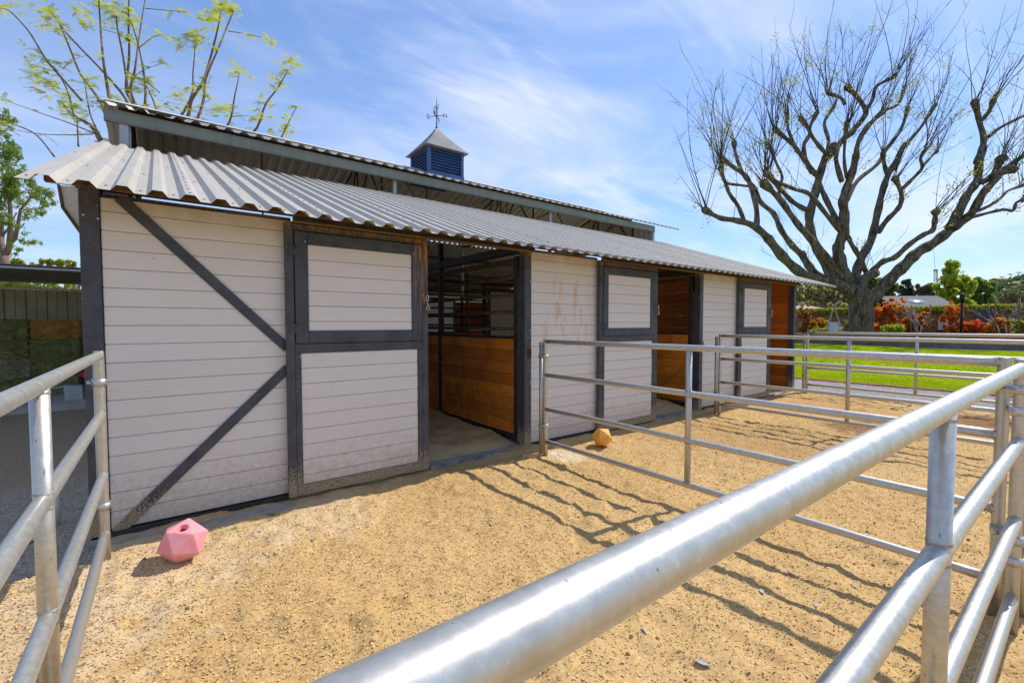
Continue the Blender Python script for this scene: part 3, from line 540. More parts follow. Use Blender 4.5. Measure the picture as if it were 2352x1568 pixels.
# inside: partitions between the stalls, rails above boards
for i in range(2):
    X = (i+1)*P3-.06
    pt = part('partition', 'black', BARN, (X-.022, X+.022, .16, 3.58, .06, .118), (X-.03, X+.03, .16, 3.58, 1.245, 1.275), (X-.035, X+.035, .13, .20, .05, 2.2), (X-.03, X+.03, 1.97, 2.04, .05, 2.6), (X-.03, X+.03, 3.53, 3.6, .05, 3.0))
    boards(pt, .202, 1.968, X-.02, .12, 1.243, 'wood', phase=.12, ax='y', t=.038, pitch=.1415); boards(pt, 2.042, 3.528, X-.02, .12, 1.243, 'wood', phase=.12, ax='y', t=.038, pitch=.1415)
    for z in (1.36, 1.56, 1.76, 1.965): MB().tube([(X, .19, z), (X, 3.55, z)], .021, 10).build('rail', 'rusty', pt)
    part('top_beam', 'rusty', pt, (X-.025, X+.025, .205, 3.52, 2.13, 2.185)); part('tie_beam', 'black', BARN, (X-.045, X+.045, .10, 3.6, 2.235, 2.33))
    part('edge_channel', 'trim', pt, (X-.035, X+.035, .095, .125, .05, 1.95), c=.003)
# aisle fronts of both stall rows
for yy, fs in ((3.66, 1), (7.32, -1)):
    for i in range(3):
        X = i*P3; fr = part('stall_front', 'black', BARN, (X+.02, X+.09, yy-.035, yy+.035, .02, 2.9), (X+1.80, X+1.87, yy-.035, yy+.035, .02, 2.3), (X+.091, X+1.799, yy-.03, yy+.03, 1.245, 1.275), (X+.091, X+P3-.03, yy-.03, yy+.03, 2.20, 2.26))
        boards(fr, X+.092, X+1.798, yy-.019, .04, 1.243, 'wood2', phase=.04, t=.038, pitch=.1415)
        for z in (1.40, 1.56, 1.72, 1.88, 2.04): MB().tube([(X+.09, yy, z), (X+1.8, yy, z)], .017, 8).build('rail', 'black', fr)
        d0 = X+1.95; gd = part('aisle_door', 'trim', BARN, (d0, d0+.07, yy+.06*fs-.02, yy+.06*fs+.02, .04, 2.15), (d0+1.25, d0+1.32, yy+.06*fs-.02, yy+.06*fs+.02, .04, 2.15), (d0+.071, d0+1.249, yy+.06*fs-.02, yy+.06*fs+.02, 2.08, 2.15))
        boards(gd, d0+.072, d0+1.248, yy+.06*fs-.012, .05, 2.079, t=.024)
# rear stall partitions
for i in range(2):
    X = (i+1)*P3-.06; pt = part('partition', 'black', BARN, (X-.03, X+.03, 7.4, 10.85, 1.245, 1.275), (X-.03, X+.03, 7.4, 7.46, .05, 2.6)); boards(pt, 7.47, 10.84, X-.02, .06, 1.243, 'wood2', ax='y', t=.038, pitch=.1415)
    for z in (1.4, 1.6, 1.8, 2.0): MB().tube([(X, 7.45, z), (X, 10.85, z)], .02, 8).build('rail', 'black', pt)
# hoist cord with pulley hanging in the first stall doorway
pl_ = thing('hanging_pulley', 'small black pulley with a yellow cord hanging above the first stall doorway', 'pulley', (2.86, 1.05, 2.34))
MB().tube([(0, 0, .02), (.004, 0, .2), (0, 0, .36)], .004, 6).build('cord', 'black', pl_); MB().tube([(0, -.02, 0), (0, .02, 0)], .05, 14).build('wheel', 'black', pl_); MB().cbox(-.022, .022, -.03, .03, -.03, .06, .004).build('bracket', 'black', pl_); MB().tube([(0, -.03, 0), (-.02, -.035, -.09), (.04, -.04, -.15), (-.05, -.03, -.19)], .005, 6).build('tail', 'yell', pl_)
# bedding heaped in the stalls
for i in range(3):
    x0 = i*P3+.05; xs_ = np.linspace(x0, x0+P3-.16, 90); ys_ = np.linspace(.02, 3.5, 90)
    grid('shavings_bed', xs_, ys_, lambda X, Y: .012+np.clip((Y-.10)/.5, 0, 1)*(.03+.10*(vnoise(X, Y, 1.3, 50+i)+.4)+.03*vnoise(X, Y, 6, 60+i)+.015*vnoise(X, Y, 19, 70+i)), 'shav', 'stuff')

# ---------------------------------------------------------------- cupola and vane
CX = 5.42; CY = 5.49
cup = thing('roof_cupola', 'square navy blue louvred cupola with flared grey roof on the barn ridge', 'cupola', (CX, CY, 4.60))
hb = .45
hq = hb+.005; MB().prism([(-hq, .04), (-hq, .17), (hq, .17), (hq, .04), (.10, .167), (-.10, .167)], lambda p, d: (d, p[0], p[1]), -hq, hq).build('base', 'blue', cup)
for sx in (-1, 1):
    for sy in (-1, 1): MB().cbox(min(sx*hb, sx*(hb-.07)), max(sx*hb, sx*(hb-.07)), min(sy*hb, sy*(hb-.07)), max(sy*hb, sy*(hb-.07)), .1705, .72, .004).build('corner_board', 'blue', cup)
MB().box(-hb+.10, hb-.10, -hb+.10, hb-.10, .172, .70).build('core', 'iron', cup)
for f in range(4):
    Mf = Matrix.Rotation(f*math.pi/2, 4, 'Z')
    for k in range(8):
        z = .195+k*.064; Ms = Mf @ Matrix.Translation((0, -hb+.045, z)) @ Matrix.Rotation(R(58), 4, 'X'); MB().cbox(-hb+.071, hb-.071, -.030, .030, -.005, .005, .0015, Ms).build('louvre_slat', 'blue', cup)
    MB().cbox(-hb+.071, hb-.071, -hb+.005, -hb+.06, .69, .719, .003, Mf).build('top_rail', 'blue', cup)
rf = MB(); rings = []; he = .53
for t in np.linspace(0, 1, 9):
    hw = he*(1-t)**1.14+.03*t; z = .70+.60*t; rings.append(len(rf.V)); rf.V += [(-hw, -hw, z), (hw, -hw, z), (hw, hw, z), (-hw, hw, z)]
for a, b in zip(rings, rings[1:]):
    for k in range(4): rf.face((a+k, a+(k+1) % 4, b+(k+1) % 4, b+k))
rf.face([rings[0]+k for k in range(4)][::-1]); rf.face([rings[-1]+k for k in range(4)]); rf.cbox(-he-.004, he+.004, -he-.004, he+.004, .685, .70, .002); rf.build('flared_roof', 'cup_roof', cup)
vn = thing('weather_vane', 'black iron weather vane with S and N letters on top of the cupola', 'weather vane', (CX, CY, 5.90))
m = MB(); m.tube([(0, 0, -.02), (0, 0, .05)], .026, 10); m.tube([(0, 0, .05), (0, 0, .58)], .010, 8); m.tube([(0, 0, .10), (0, 0, .12)], .02, 8); m.build('rod', 'iron', vn)
da = Vector((.72, -.69, 0)); db = Vector((.69, .72, 0))
MB().tube([-da*.15+Vector((0, 0, .285)), Vector((0, 0, .29)), da*.15+Vector((0, 0, .285))], .007, 6).build('arm', 'iron', vn); MB().tube([-db*.15+Vector((0, 0, .275)), db*.15+Vector((0, 0, .275))], .007, 6).build('arm', 'iron', vn); MB().tube([(0, 0, .265), (0, 0, .31)], .024, 10).build('hub', 'iron', vn)
def letter(ch, c, ax_):
    s = {'N': [[(-.035, -.045), (-.035, .045)], [(-.035, .045), (.035, -.045)], [(.035, -.045), (.035, .045)]],
         'S': [[(.03*math.cos(t), .022+.022*math.sin(t)) for t in np.linspace(.3, 4.71, 9)]+[(.03*math.cos(t), -.022+.022*math.sin(t)) for t in np.linspace(1.57, -2.8, 9)]],
         'E': [[(.03, .045), (-.03, .045), (-.03, -.045), (.03, -.045)], [(-.03, 0), (.02, 0)]], 'W': [[(-.045, .045), (-.022, -.045), (0, .03), (.022, -.045), (.045, .045)]]}[ch]
    m = MB()
    for st in s: m.tube([c+ax_*p[0]+Vector((0, 0, p[1])) for p in st], .0075, 6)
    m.build('letter', 'iron', vn)
letter('S', -da*.2+Vector((0, 0, .285)), RGT); letter('N', da*.2+Vector((0, 0, .285)), RGT); letter('E', db*.2+Vector((0, 0, .275)), db); letter('W', -db*.2+Vector((0, 0, .275)), db)
m = MB(); e = (FWD.to_2d().normalized().to_3d()*.98+RGT*.08).normalized()
for pts_, r_ in () if False else (([(-.22, .40), (-.12, .43), (.08, .44), (.2, .52), (.24, .60)], .028), ([(.2, .52), (.27, .50)], .012), ([(-.12, .43), (-.2, .33), (-.18, .26)], .012), ([(.08, .44), (.15, .35), (.2, .36)], .012), ([(-.22, .42), (-.3, .36), (-.34, .30)], .012)): m.tube([e*p[0]*.7+Vector((0, 0, p[1]+.02)) for p in pts_], r_*.4, 7)
m.tube([Vector((0, 0, .58)), Vector((.004, 0, .70))], .005, 6); m.build('running_horse_figure', 'iron', vn)

# ---------------------------------------------------------------- pipe fence panels
PR = .024
def fence(label, p0, p1, n=16, z=(1.235, .88, .515, .165), weld=True, nrail=None, lean=0.):
    p0, p1 = Vector(p0), Vector(p1); d = (p1-p0); L_ = d.length; t = thing('pipe_fence_panel', label, 'fence panel', p0, 'galvanised pipe fence panels', math.atan2(d.y, d.x))
    for x, top in ((0, 1.257), (L_, 1.257)):
        m = MB(); m.tube([(x, 0, -.03), (x, 0, .3), (x, 0, top-.008), (x, 0, top), (x, 0, top+.004)], [PR*1.02]*3+[PR*1.05, PR*.8], n); m.build('end_post', 'pipe', t)
    MB().tube([(L_/2, 0, z[-1]), (L_/2, 0, z[0])], PR*.99, n).build('middle_post', 'pipe', t)
    for k, zz in enumerate(z):
        N_ = 24; sag = [0.0 for i in range(N_+1)]; MB().tube([(L_*i/N_, 0, zz) for i in range(N_+1)], PR*1.0, nrail or n).build('rail', 'pipe', t)
        if weld:
            for x, s in ((0, 1), (L_, -1)): MB().tube([(x+s*(PR*.9), 0, zz), (x+s*(PR*1.12), 0, zz), (x+s*PR*1.35, 0, zz)], [PR*1.07, PR*1.06, PR*.985], n, False, .07).build('weld', 'weld', t)
            for s in (1, -1):
                if (k == 0 and s > 0) or (k == 3 and s < 0): continue
                MB().tube([(L_/2, 0, zz+s*PR*.9), (L_/2, 0, zz+s*PR*1.05), (L_/2, 0, zz+s*PR*1.2)], [PR*1.07, PR*1.06, PR*.985], n, False, .07).build('weld', 'weld', t)
    return t
def clamp(parent, x, y0, y1, z):   # strap round two neighbouring pipes (local coordinates of the panel, x,y of both pipes)
    a, b = Vector((x[0], y0, 0)), Vector((x[1], y1, 0)); d = (b-a); L_ = d.length; u = d.normalized(); v = Vector((-u.y, u.x, 0)); r = PR+.004; pts = []
    for q in np.linspace(math.pi/2, 1.5*math.pi, 9): pts.append(a+u*math.cos(q)*r+v*math.sin(q)*r)
    for q in np.linspace(-math.pi/2, math.pi/2, 9): pts.append(b+u*math.cos(q)*r+v*math.sin(q)*r)
    m = MB(); n_ = len(pts); b0 = 0
    for p in pts: m.V += [(p.x, p.y, z-.02), (p.x, p.y, z+.02)]
    for p, c in zip(pts, range(n_)): pass
    for i in range(n_): j = (i+1) % n_; m.face((2*i, 2*j, 2*j+1, 2*i+1), True)
    mid = (a+b)/2+v*(r+.004); m.tube([mid+Vector((0, 0, z)), mid+v*.02+Vector((0, 0, z))], .009, 6); o = m.build('clamp', 'clamp', parent); sd = o.modifiers.new('thickness', 'SOLIDIFY'); sd.thickness = .003; sd.offset = 1
yA, yB = -.40, -3.72
left = fence('pipe fence panel running from the barn corner past the pink ball, leftmost', (.005, yA, 0), (.005, yB+.02, 0), 20)
d1 = fence('pipe fence panel between the first and second pens, next to the orange ball', (3.53, yA, 0), (3.53, yB, 0), 18)
d2 = fence('pipe fence panel between the second and third pens, in front of the last door', (7.20, yA+.03, 0), (7.20, yB, 0))
d3 = fence('farthest pipe fence panel at the barn end, along the gravel path', (10.90, yA+.13, 0), (10.90, yB, 0))
f1 = fence('nearest pipe fence panel, crossing the bottom right foreground', (.10, -3.785, 0), (3.42, -3.785, 0), 40, z=(1.22, .877, .512, .145), nrail=56)
f2 = fence('pipe fence panel cut off at the right edge, beyond the foreground panel', (3.61, -3.80, 0), (6.93, -3.80, 0), 24)
for o, off in ((left, -.052), (d1, -.052), (d2, -.052), (d3, -.052)):   # thin mounting pipes by the wall
    q = o.location
    po = thing('mounting_post', {left: 'slim pipe post between the leftmost panel and the barn corner', d1: 'slim pipe post clamped to the panel between first and second pens', d2: 'slim pipe post clamped to the panel between second and third pens', d3: 'slim pipe post clamped to the farthest panel'}[o], 'post', (q.x-.012, q.y+.056, 0), 'slim pipe posts by the barn wall')
    MB().tube([(0, 0, -.05), (0, 0, 1.20)], PR*.95, 14).build('pipe', 'pipe', po); MB().tube([(0, 0, 1.195), (0, 0, 1.205), (0, 0, 1.222), (0, 0, 1.228)], [PR*1.12, PR*1.12, PR*.9, PR*.35], 14).build('cap', 'clamp', po)
    for z in (1.075, .335): clamp(o, (0, -.056), 0, -.012, z)
for z in (1.06, .40): clamp(f1, (3.32, 3.51), 0, -.015, z) if False else None
L1 = 3.32
for z in (1.12, .42): clamp(f1, (L1, L1+.11), 0, .062, z); clamp(f1, (L1, L1+.19), 0, -.015, z-.10)

# ---------------------------------------------------------------- balls
def ico_ball(name, label, r, loc, rot, mat, hole=False):
    bm = bmesh.new(); bmesh.ops.create_icosphere(bm, subdivisions=1, radius=r)
    bm.faces.ensure_lookup_table(); f0 = bm.faces[0]; tgt = Vector(rot[:3]).normalized(); bm.transform(f0.normal.rotation_difference(tgt).to_matrix().to_4x4()); bm.transform(Matrix.Rotation(rot[3], 4, tgt)); bm.normal_update()
    top = None
    if hole:
        bm.faces.ensure_lookup_table(); top = max(bm.faces, key=lambda f: f.normal.dot(tgt))
        mid = top.calc_center_median(); keep = [v for v in top.verts]
    es = [e for e in bm.edges]
    bmesh.ops.bevel(bm, geom=es, offset=r*.05, segments=2, profile=.6, affect='EDGES')
    mats = [MT[mat], MT['pinkin']]
    if hole:
        f = min([q for q in bm.faces if q.calc_area() > r*r*.2], key=lambda f: (f.calc_center_median()-mid).length); nrm = f.normal.copy(); c = f.calc_center_median(); u = nrm.orthogonal().normalized(); v_ = nrm.cross(u)
        outer = list(f.edges); bmesh.ops.delete(bm, geom=[f], context='FACES_ONLY'); loops = []
        for rr, dp in ((.22, 0), (.20, .04), (.17, .16), (.14, .19), (.13, .9)): loops.append([bm.verts.new(c+(u*math.cos(t)+v_*math.sin(t))*r*rr-nrm*r*dp) for t in np.linspace(0, 2*math.pi, 15)[:-1]])
        inner = [bm.edges.new((loops[0][i], loops[0][(i+1) % 14])) for i in range(14)]
        bmesh.ops.triangle_fill(bm, edges=outer+inner, use_beauty=True, normal=nrm)
        for k, (la, lb) in enumerate(zip(loops, loops[1:])):
            for i in range(14): q = bm.faces.new((la[i], la[(i+1) % 14], lb[(i+1) % 14], lb[i])); q.material_index = 1 if k > 2 else 0; q.smooth = True
        q = bm.faces.new(loops[-1]); q.material_index = 1
    zmin = min(v.co.z for v in bm.verts); bmesh.ops.translate(bm, verts=bm.verts, vec=(0, 0, -zmin))
    me = bpy.data.meshes.new(name); bm.to_mesh(me); bm.free(); [me.materials.append(q) for q in mats]
    o = link(name, me, None, loc); return tag(o, label, 'ball')
ico_ball('horse_ball', 'pink many-sided rubber ball with a hole, on the sand by the left fence', .134, (.375, -.66, szl(.375, -.66)-.006), (.0, -.40, .9, .55), 'pink', True)
ico_ball('horse_ball', 'orange many-sided rubber ball on the sand behind the first divider panel', .122, (4.32, -.50, szl(4.32, -.5)-.006), (.5, -.7, .35, .3), 'orange')

# ---------------------------------------------------------------- hay shed on the left
tag(MB().box(-9, -.3, 6.7, 11.2, -.12, .06).build('shed_slab', 'slabc'), kind='structure')
SHED = thing('hay_shed', 'open tin hay shed with flat ribbed roof behind the left barn corner', 'shed', (-4, 8.6, .06))
m = MB(); yy = 6.9
prf = []
while yy < 10.7: prf += [(yy, 0), (yy+.10, 0), (yy+.125, .022), (yy+.165, .022)]; yy += .19
for X in (-9.2, -.35): m.V += [(X+4, y-8.6, 2.33-.012*(y-6.9)+h) for y, h in prf]
k = len(prf)
for i in range(k-1): m.face((i, i+1, k+i+1, k+i))
m.build('roof', 'shedroof', SHED); MB().cbox(-5.2, 3.65, -1.735, -1.70, 2.262, 2.30, .004).build('fascia', 'lightpost', SHED)
m = MB(); xx = -5.; cols = []
while xx < 3.6: cols += [(xx, 0), (xx+.12, 0), (xx+.13, .012), (xx+.15, .012), (xx+.16, 0), (xx+.25, 0), (xx+.27, .03), (xx+.31, .03)]; xx += .33
for X, h in cols: m.V += [(X, 2.0-h, -.02), (X, 2.0-h, 2.12)]
for i in range(len(cols)-1): m.face((2*i, 2*i+2, 2*i+3, 2*i+1))
m.build('rear_wall', 'shedwall', SHED); MB().cbox(-5., 3.6, 1.94, 2.06, 2.125, 2.17, .004).build('wall_cap', 'white', SHED)
MB().cbox(-5, 3.6, 1.90, 1.965, 1.0, 1.05, .004).build('girt', 'rusty', SHED)
for X in (-5., 3.5): MB().cbox(X-.05, X+.05, -1.68, -1.58, 0, 2.24, .004).build('post', 'lightpost', SHED)
def bale(lbl, x, y, z, mat, w=.60, d=1.05, h=.355):
    bm = bmesh.new(); bmesh.ops.create_cube(bm, size=1); bmesh.ops.scale(bm, vec=(w, d, h), verts=bm.verts); bmesh.ops.subdivide_edges(bm, edges=bm.edges[:], cuts=9, use_grid_fill=True)
    for v in bm.verts:
        p = v.co; e = max(abs(p.x)/(w/2), abs(p.z)/(h/2)); q = .012*math.sin(p.x*11+x*7)*math.cos(p.z*13+z*9); v.co += Vector((random.uniform(-.018, .018), q+random.uniform(-.025, .025), random.uniform(-.016, .016)))
        k = (abs(p.x)/(w/2))**6*(abs(p.z)/(h/2))**6; v.co.x *= 1-.05*k; v.co.z *= 1-.07*k
    me = bpy.data.meshes.new('bale'); bm.to_mesh(me); bm.free(); me.materials.append(MT[mat])
    t = thing('hay_bale', lbl, 'hay bale', (x, y, z), 'stacked hay bales in the shed'); link('bale', me, t, (0, 0, h/2))
    s = MB(); n_ = 800; c = []
    for i in range(n_):
        a = random.random()
        if a < .8: p = Vector((random.uniform(-w/2, w/2), -d/2-.005, random.uniform(0, h)))
        else: p = Vector((random.choice((-1, 1))*w/2, random.uniform(-d/2, 0), random.uniform(0, h)))
        dd = Vector((random.gauss(0, 1), -abs(random.gauss(0, .35)), random.gauss(0, .5))).normalized()*random.uniform(.04, .14); s.poly([p-Vector((0, 0, .003)), p+dd, p+Vector((0, 0, .004))])
    tag(s.build('straw', mat, t), kind='stuff')
    for sx in (-.16, .16): MB().tube([(sx, -d/2-.018, 0), (sx, -d/2-.02, h/2), (sx, -d/2-.018, h)], .003, 5).build('twine', 'hayd', t)
rowsR = ['dark green hay bale, bottom of the right stack in the shed', 'mixed green hay bale, second from the bottom of the right stack', 'deep green hay bale under the golden straw bale', 'golden straw bale on top of the right stack in the shed']
for k, (l, mt) in enumerate(zip(rowsR, ('hayd', 'hayg', 'hayg', 'hayy'))): bale(l, -1.33+random.uniform(-.02, .02), 8.75, .06+k*.36, mt, .66)
rowsL = ['dark hay bale at the bottom of the left stack, low in the shed', 'pale dusty hay bale in the left stack, second row up', 'green hay bale in the left stack, third row up', 'dark green hay bale topping the left stack']
for k, (l, mt) in enumerate(zip(rowsL, ('hayg', 'hayd', 'hayg', 'hayg'))): bale(l, -2.02+random.uniform(-.02, .02), 8.72, .06+k*.36, mt, .66)
# barrow, dustpan, flowers, standpipe, stones
wb = thing('wheelbarrow', 'red tipped wheelbarrow beside the hay, half hidden by the corner post', 'wheelbarrow', (-.84, 8.35, .06))
MB().prism([(-.18, .38), (.22, .62), (.42, .50), (.30, .28), (.05, .22)], lambda p, d: (p[0], d, p[1]), -.3, .3).build('tray', 'redpl', wb); MB().tube([(-.05, -.05, .15), (-.05, .05, .15)], .15, 16).build('wheel', 'black', wb); MB().tube([(-.05, .2, .1), (.4, .2, .35)], .016, 8).build('handle', 'black', wb); MB().tube([(-.05, -.2, .1), (.4, -.2, .35)], .016, 8).build('handle', 'black', wb); MB().tube([(.2, -.2, 0), (.25, -.2, .3)], .015, 8).build('leg', 'black', wb)
dp = thing('lobby_dustpan', 'grey boxy long-handled dustpan lying on the shed slab', 'dustpan', (-.98, 7.35, .06))
MB().prism([(-.12, 0), (.12, .0), (.11, .24), (-.13, .27)], lambda p, d: (p[0], d, p[1]), -.12, .12).build('pan', 'lightpost', dp); MB().tube([(-.12, 0, .24), (-.75, .05, .14)], .012, 8).build('handle', 'pvc', dp)
fl = thing('flower_spray', 'small pale yellow flower spray on the ledge by the bales', 'flowers', (-.93, 8.6, 1.13)); V, F = leaves(np.array([0, 0, .02])+rng.normal(size=(70, 3))*np.array([.07, .05, .06]), .02); MT['_c'] = simple('cream petals', (.65, .60, .30), (.7, .65, .4), 9, .7, 0, 0); link('petals', npmesh('petals', V, F, '_c'), fl); MB().tube([(0, 0, -.08), (0, 0, .03)], .006, 6).build('stem', 'weed', fl)
sp_ = thing('standpipe', 'short white plastic standpipe stub behind the left fence', 'pipe', (-.34, .62, -.05)); MB().tube([(0, 0, 0), (0, 0, .30)], .022, 12).build('pipe', 'pvc', sp_); MB().tube([(0, 0, .30), (0, 0, .345), (0, 0, .36)], [.032, .032, .02], 12).build('cap', 'pvc', sp_)
def rock(name, lbl, cat, loc, s, mat, sq=(1, 1, .6)):
    m = MB(); m.V = [tuple(np.array(v)*s*np.array(sq)*random.uniform(.8, 1.15)) for v in iv]; [m.face(f) for f in itf]; return tag(m.build(name, mat, None, loc), lbl, cat)
rock('stone', 'flat pale stone on the dark gravel behind the left fence', 'stone', (-.42, .36, -.025), .055, 'pvc', (1.2, .8, .35))
# dry leaves and weeds on the sand
for k, (x, y, s, l) in enumerate(((2.073, -3.027, .036, 'large grey torn leaf on the sand at the bottom, right of the foreground rail'), (2.78, -2.952, .024, 'bluish leaf scrap lying in a rail shadow'), (3.124, -2.959, .020, 'pale leaf lying between two rail shadows'), (3.265, -3.22, .024, 'pale leaf on the sand, nearest the foreground mid post'), (2.908, -3.16, .024, 'tan leaf lying below the bluish leaf scrap'), (2.109, -1.422, .020, 'small white leaf scrap in the middle of the first pen'), (2.293, -1.583, .022, 'white leaf scrap left of the first rail shadow'), (1.06, -.88, .020, 'white paper-like scrap on the sand before the first door'), (3.246, -1.785, .022, 'white scrap beside the rail shadow crossing'), (3.239, -1.988, .018, 'pale scrap right of the shadow crossing'), (.831, -.759, .020, 'pale scrap right of the pink ball'), (2.039, -2.757, .026, 'pale leaf close under the foreground rail'))):
    m = MB(); z = szl(x, y); a0 = random.random()*6
    pts = [((math.cos(t)*math.cos(a0)-math.sin(t)*.45*math.sin(a0))*s*random.uniform(.6, 1.15), (math.cos(t)*math.sin(a0)+math.sin(t)*.45*math.cos(a0))*s*random.uniform(.6, 1.15), random.uniform(.001, .006)) for t in np.linspace(0, 5.7, 11)]; m.poly(pts); m.poly([(p[0], p[1], p[2]-.0015) for p in pts][::-1]); tag(m.build('leaf_scrap', 'litter', None, (x, y, z+.006)), l, 'leaf', 'pale leaf scraps on the sand')
for x, y, l in ((.902, -.338, 'small green weed growing by the wall left of the first door'), (.665, -.36, 'tiny weed sprouting right behind the pink ball'), (.93, -.22, 'tiniest weed in the shade under the first wall')):
    t = thing('weed', l, 'weed', (x, y, szl(x, y)), 'weeds on the sand')
    for q in range(7):
        a = q*.9+random.random(); d = Vector((math.cos(a), math.sin(a), .5)); sd = Vector((-d.y, d.x, 0))*.006; L_ = random.uniform(.025, .045); m = MB(); m.poly([(0, 0, 0), tuple(d*L_*.5+sd), tuple(d*L_), tuple(d*L_*.5-sd)]); m.build('leaf', 'weed', t)

# ---------------------------------------------------------------- big pollarded tree
TD = 20.6
TREE = thing('pollard_tree', 'huge bare pollarded tree with knobbly limbs standing on the lawn', 'tree', at(1990, 797, TD))
TB = Vector(TREE.location); TB.z = .42; TREE.location = TB
def T6(x, y): return (1470+x/2.6667, y/2.6667)
def TT(x, y): return (1763.9+x/3.939, 336.9+y/3.939)
def T5(x, y): return (1568+x/3, 520.6+y/3)
# trunk
tr = MB(); prof = [(1245, 835, 46), (1240, 805, 36), (1236, 770, 30), (1234, 720, 27), (1230, 640, 26), (1226, 560, 26.5), (1218, 500, 28), (1208, 460, 28), (1200, 425, 23), (1195, 400, 15)]
pts = [at(*T5(a, b), TD)-TB for a, b, r in prof]; rs = [r*.0160 for a, b, r in prof]
def dense(pts, rs, k=5):
    P_, R_ = [], []; n_ = len(pts)
    for i in range(n_-1):
        p0, p1, p2, p3 = pts[max(i-1, 0)], pts[i], pts[i+1], pts[min(i+2, n_-1)]
        for j in range(k):
            t = j/k; P_.append(.5*((2*p1)+(p2-p0)*t+(2*p0-5*p1+4*p2-p3)*t*t+(3*p1-p0-3*p2+p3)*t**3)); R_.append(rs[i]+(rs[i+1]-rs[i])*t)
    return P_+[pts[-1]], R_+[rs[-1]]
P_, R_ = dense(pts, rs); tr.tube(P_, R_, 60, True, .05, .15)
for q in range(11):   # root flares
    a = q*.57+random.random()*.3; L_ = random.uniform(.9, 2.2); c = Vector((math.cos(a), math.sin(a), 0)); b0 = pts[0]; tr.tube([Vector((b0.x, b0.y, .35))+c*.45, Vector((b0.x, b0.y, .12))+c*.85, Vector((b0.x, b0.y, .04))+c*(.85+L_*.5), Vector((b0.x, b0.y, -.05))+c*(.85+L_)], [.26, .17, .10, .05], 8, True, .2)
tr.build('trunk', 'bark', TREE)
knobs = []; limb_pts = []
def limb(coords, conv, r0, r1, slope=0., d0=0., knob=True, name='limb'):
    # coords traced in the photo; slope: metres away from the camera per metre along the limb
    ps = []; acc = 0; last = None
    for c in coords:
        q = conv(*c)
        if last: acc += math.hypot(q[0]-last[0], q[1]-last[1])*.0197
        last = q; ps.append(at(*q, TD+d0+acc*slope)-TB)
    r0 *= .86; r1 *= .88; n_ = len(ps); rs = [r0+(r1-r0)*(i/(n_-1))**.8 for i in range(n_)]; P_, R_ = dense(ps, rs, 5); L_ = len(P_)
    for i in range(L_): R_[i] *= 1+.10*math.sin(i*1.3+r0*50)
    if knob:
        for i in range(1, 4): R_[-i] *= 2.0-.2*i
        knobs.append((P_[-1], (P_[-1]-P_[-4]).normalized(), R_[-1]))
        e = P_[-1]+(P_[-1]-P_[-3]).normalized()*R_[-1]*.8; P_.append(e); R_.append(R_[-1]*.5)
    limb_pts.append((P_, R_)); m = MB(); m.tube(P_, R_, 14 if r0 > .12 else 9, True, .10, .05); return m.build(name, 'bark', TREE)
limb([(760, 1330), (600, 1240), (430, 1205), (270, 1120), (130, 990), (0, 830)], TT, .30, .20, -.25, 0, False)
limb([(784, 1460), (700, 1385), (590, 1350), (490, 1335), (395, 1285)], T6, .19, .09, -.3, -1.0)
limb([(715, 1395), (712, 1270), (680, 1150), (655, 1085), (580, 1030), (500, 970)], T6, .13, .09, .2, -1.1)
limb([(640, 1360), (600, 1260), (550, 1190), (520, 1110), (490, 1030)], T6, .10, .07, -.4, -1.2)
limb([(720, 1290), (580, 1225), (440, 1155), (345, 1045), (300, 950)], TT, .22, .17, .25, .1, False)
limb([(1000, 1568), (930, 1500), (860, 1400), (820, 1310), (740, 1240), (700, 1150), (640, 1080), (590, 960), (575, 870)], T6, .17, .085, .35, .8)
limb([(740, 1240), (690, 1150), (520, 1115), (505, 1010)], T6, .08, .06, -.2, 1.2)
limb([(660, 1190), (520, 990), (380, 830), (260, 690), (100, 470), (-40, 330)], TT, .19, .12, -.15, -.2)
limb([(880, 1265), (850, 1180), (870, 1085), (835, 1000), (795, 895)], T6, .085, .06, .3, -.4)
limb([(720, 1300), (600, 1200), (500, 1020), (400, 820), (375, 640), (420, 450), (470, 250), (520, 100), (600, -20)], TT, .27, .16, .12, -.2, False)
limb([(1150, 970), (1240, 860), (1330, 770), (1385, 690), (1335, 600), (1270, 535)], T6, .15, .10, .2, .4)
limb([(1030, 1290), (940, 1240), (870, 1170), (790, 1075)], T6, .13, .09, -.45, .2)
limb([(1095, 1090), (1030, 1010), (970, 930), (930, 880), (830, 795)], T6, .13, .085, -.3, .4)
limb([(1050, 1060), (1010, 960), (1005, 885), (1040, 810), (985, 725)], T6, .11, .095, .5, .4)
limb([(960, 920), (910, 800), (900, 705)], T6, .085, .065, .3, .2)
limb([(1145, 945), (1155, 860), (1130, 750), (1190, 650)], T6, .11, .07, .6, .5)
limb([(1140, 945), (1070, 860), (1040, 790), (1085, 690)], T6, .10, .07, -.5, .5)
limb([(770, 1320), (700, 1180), (640, 1000), (640, 900), (685, 780), (690, 600), (680, 480), (720, 350), (770, 200), (800, 60)], TT, .33, .15, -.08, 0, False)
limb([(1320, 960), (1335, 880), (1380, 790), (1440, 730), (1490, 685)], T6, .12, .09, -.2, -.6)
limb([(1235, 1110), (1200, 970), (1230, 880), (1300, 815)], T6, .13, .08, .5, -.4)
limb([(1265, 1090), (1250, 960), (1265, 760)], T6, .085, .06, -.5, -.4)
limb([(1225, 1390), (1150, 1240), (1100, 1130), (1085, 1080)], T6, .15, .10, .3, -.2, False)
limb([(1245, 1440), (1130, 1300), (1040, 1190), (950, 1160), (830, 1110), (770, 1065)], T6, .12, .08, -.5, -.2)
limb([(1260, 1240), (1330, 1110), (1450, 1010), (1500, 930), (1600, 790), (1640, 660)], T6, .12, .075, .6, -.4)
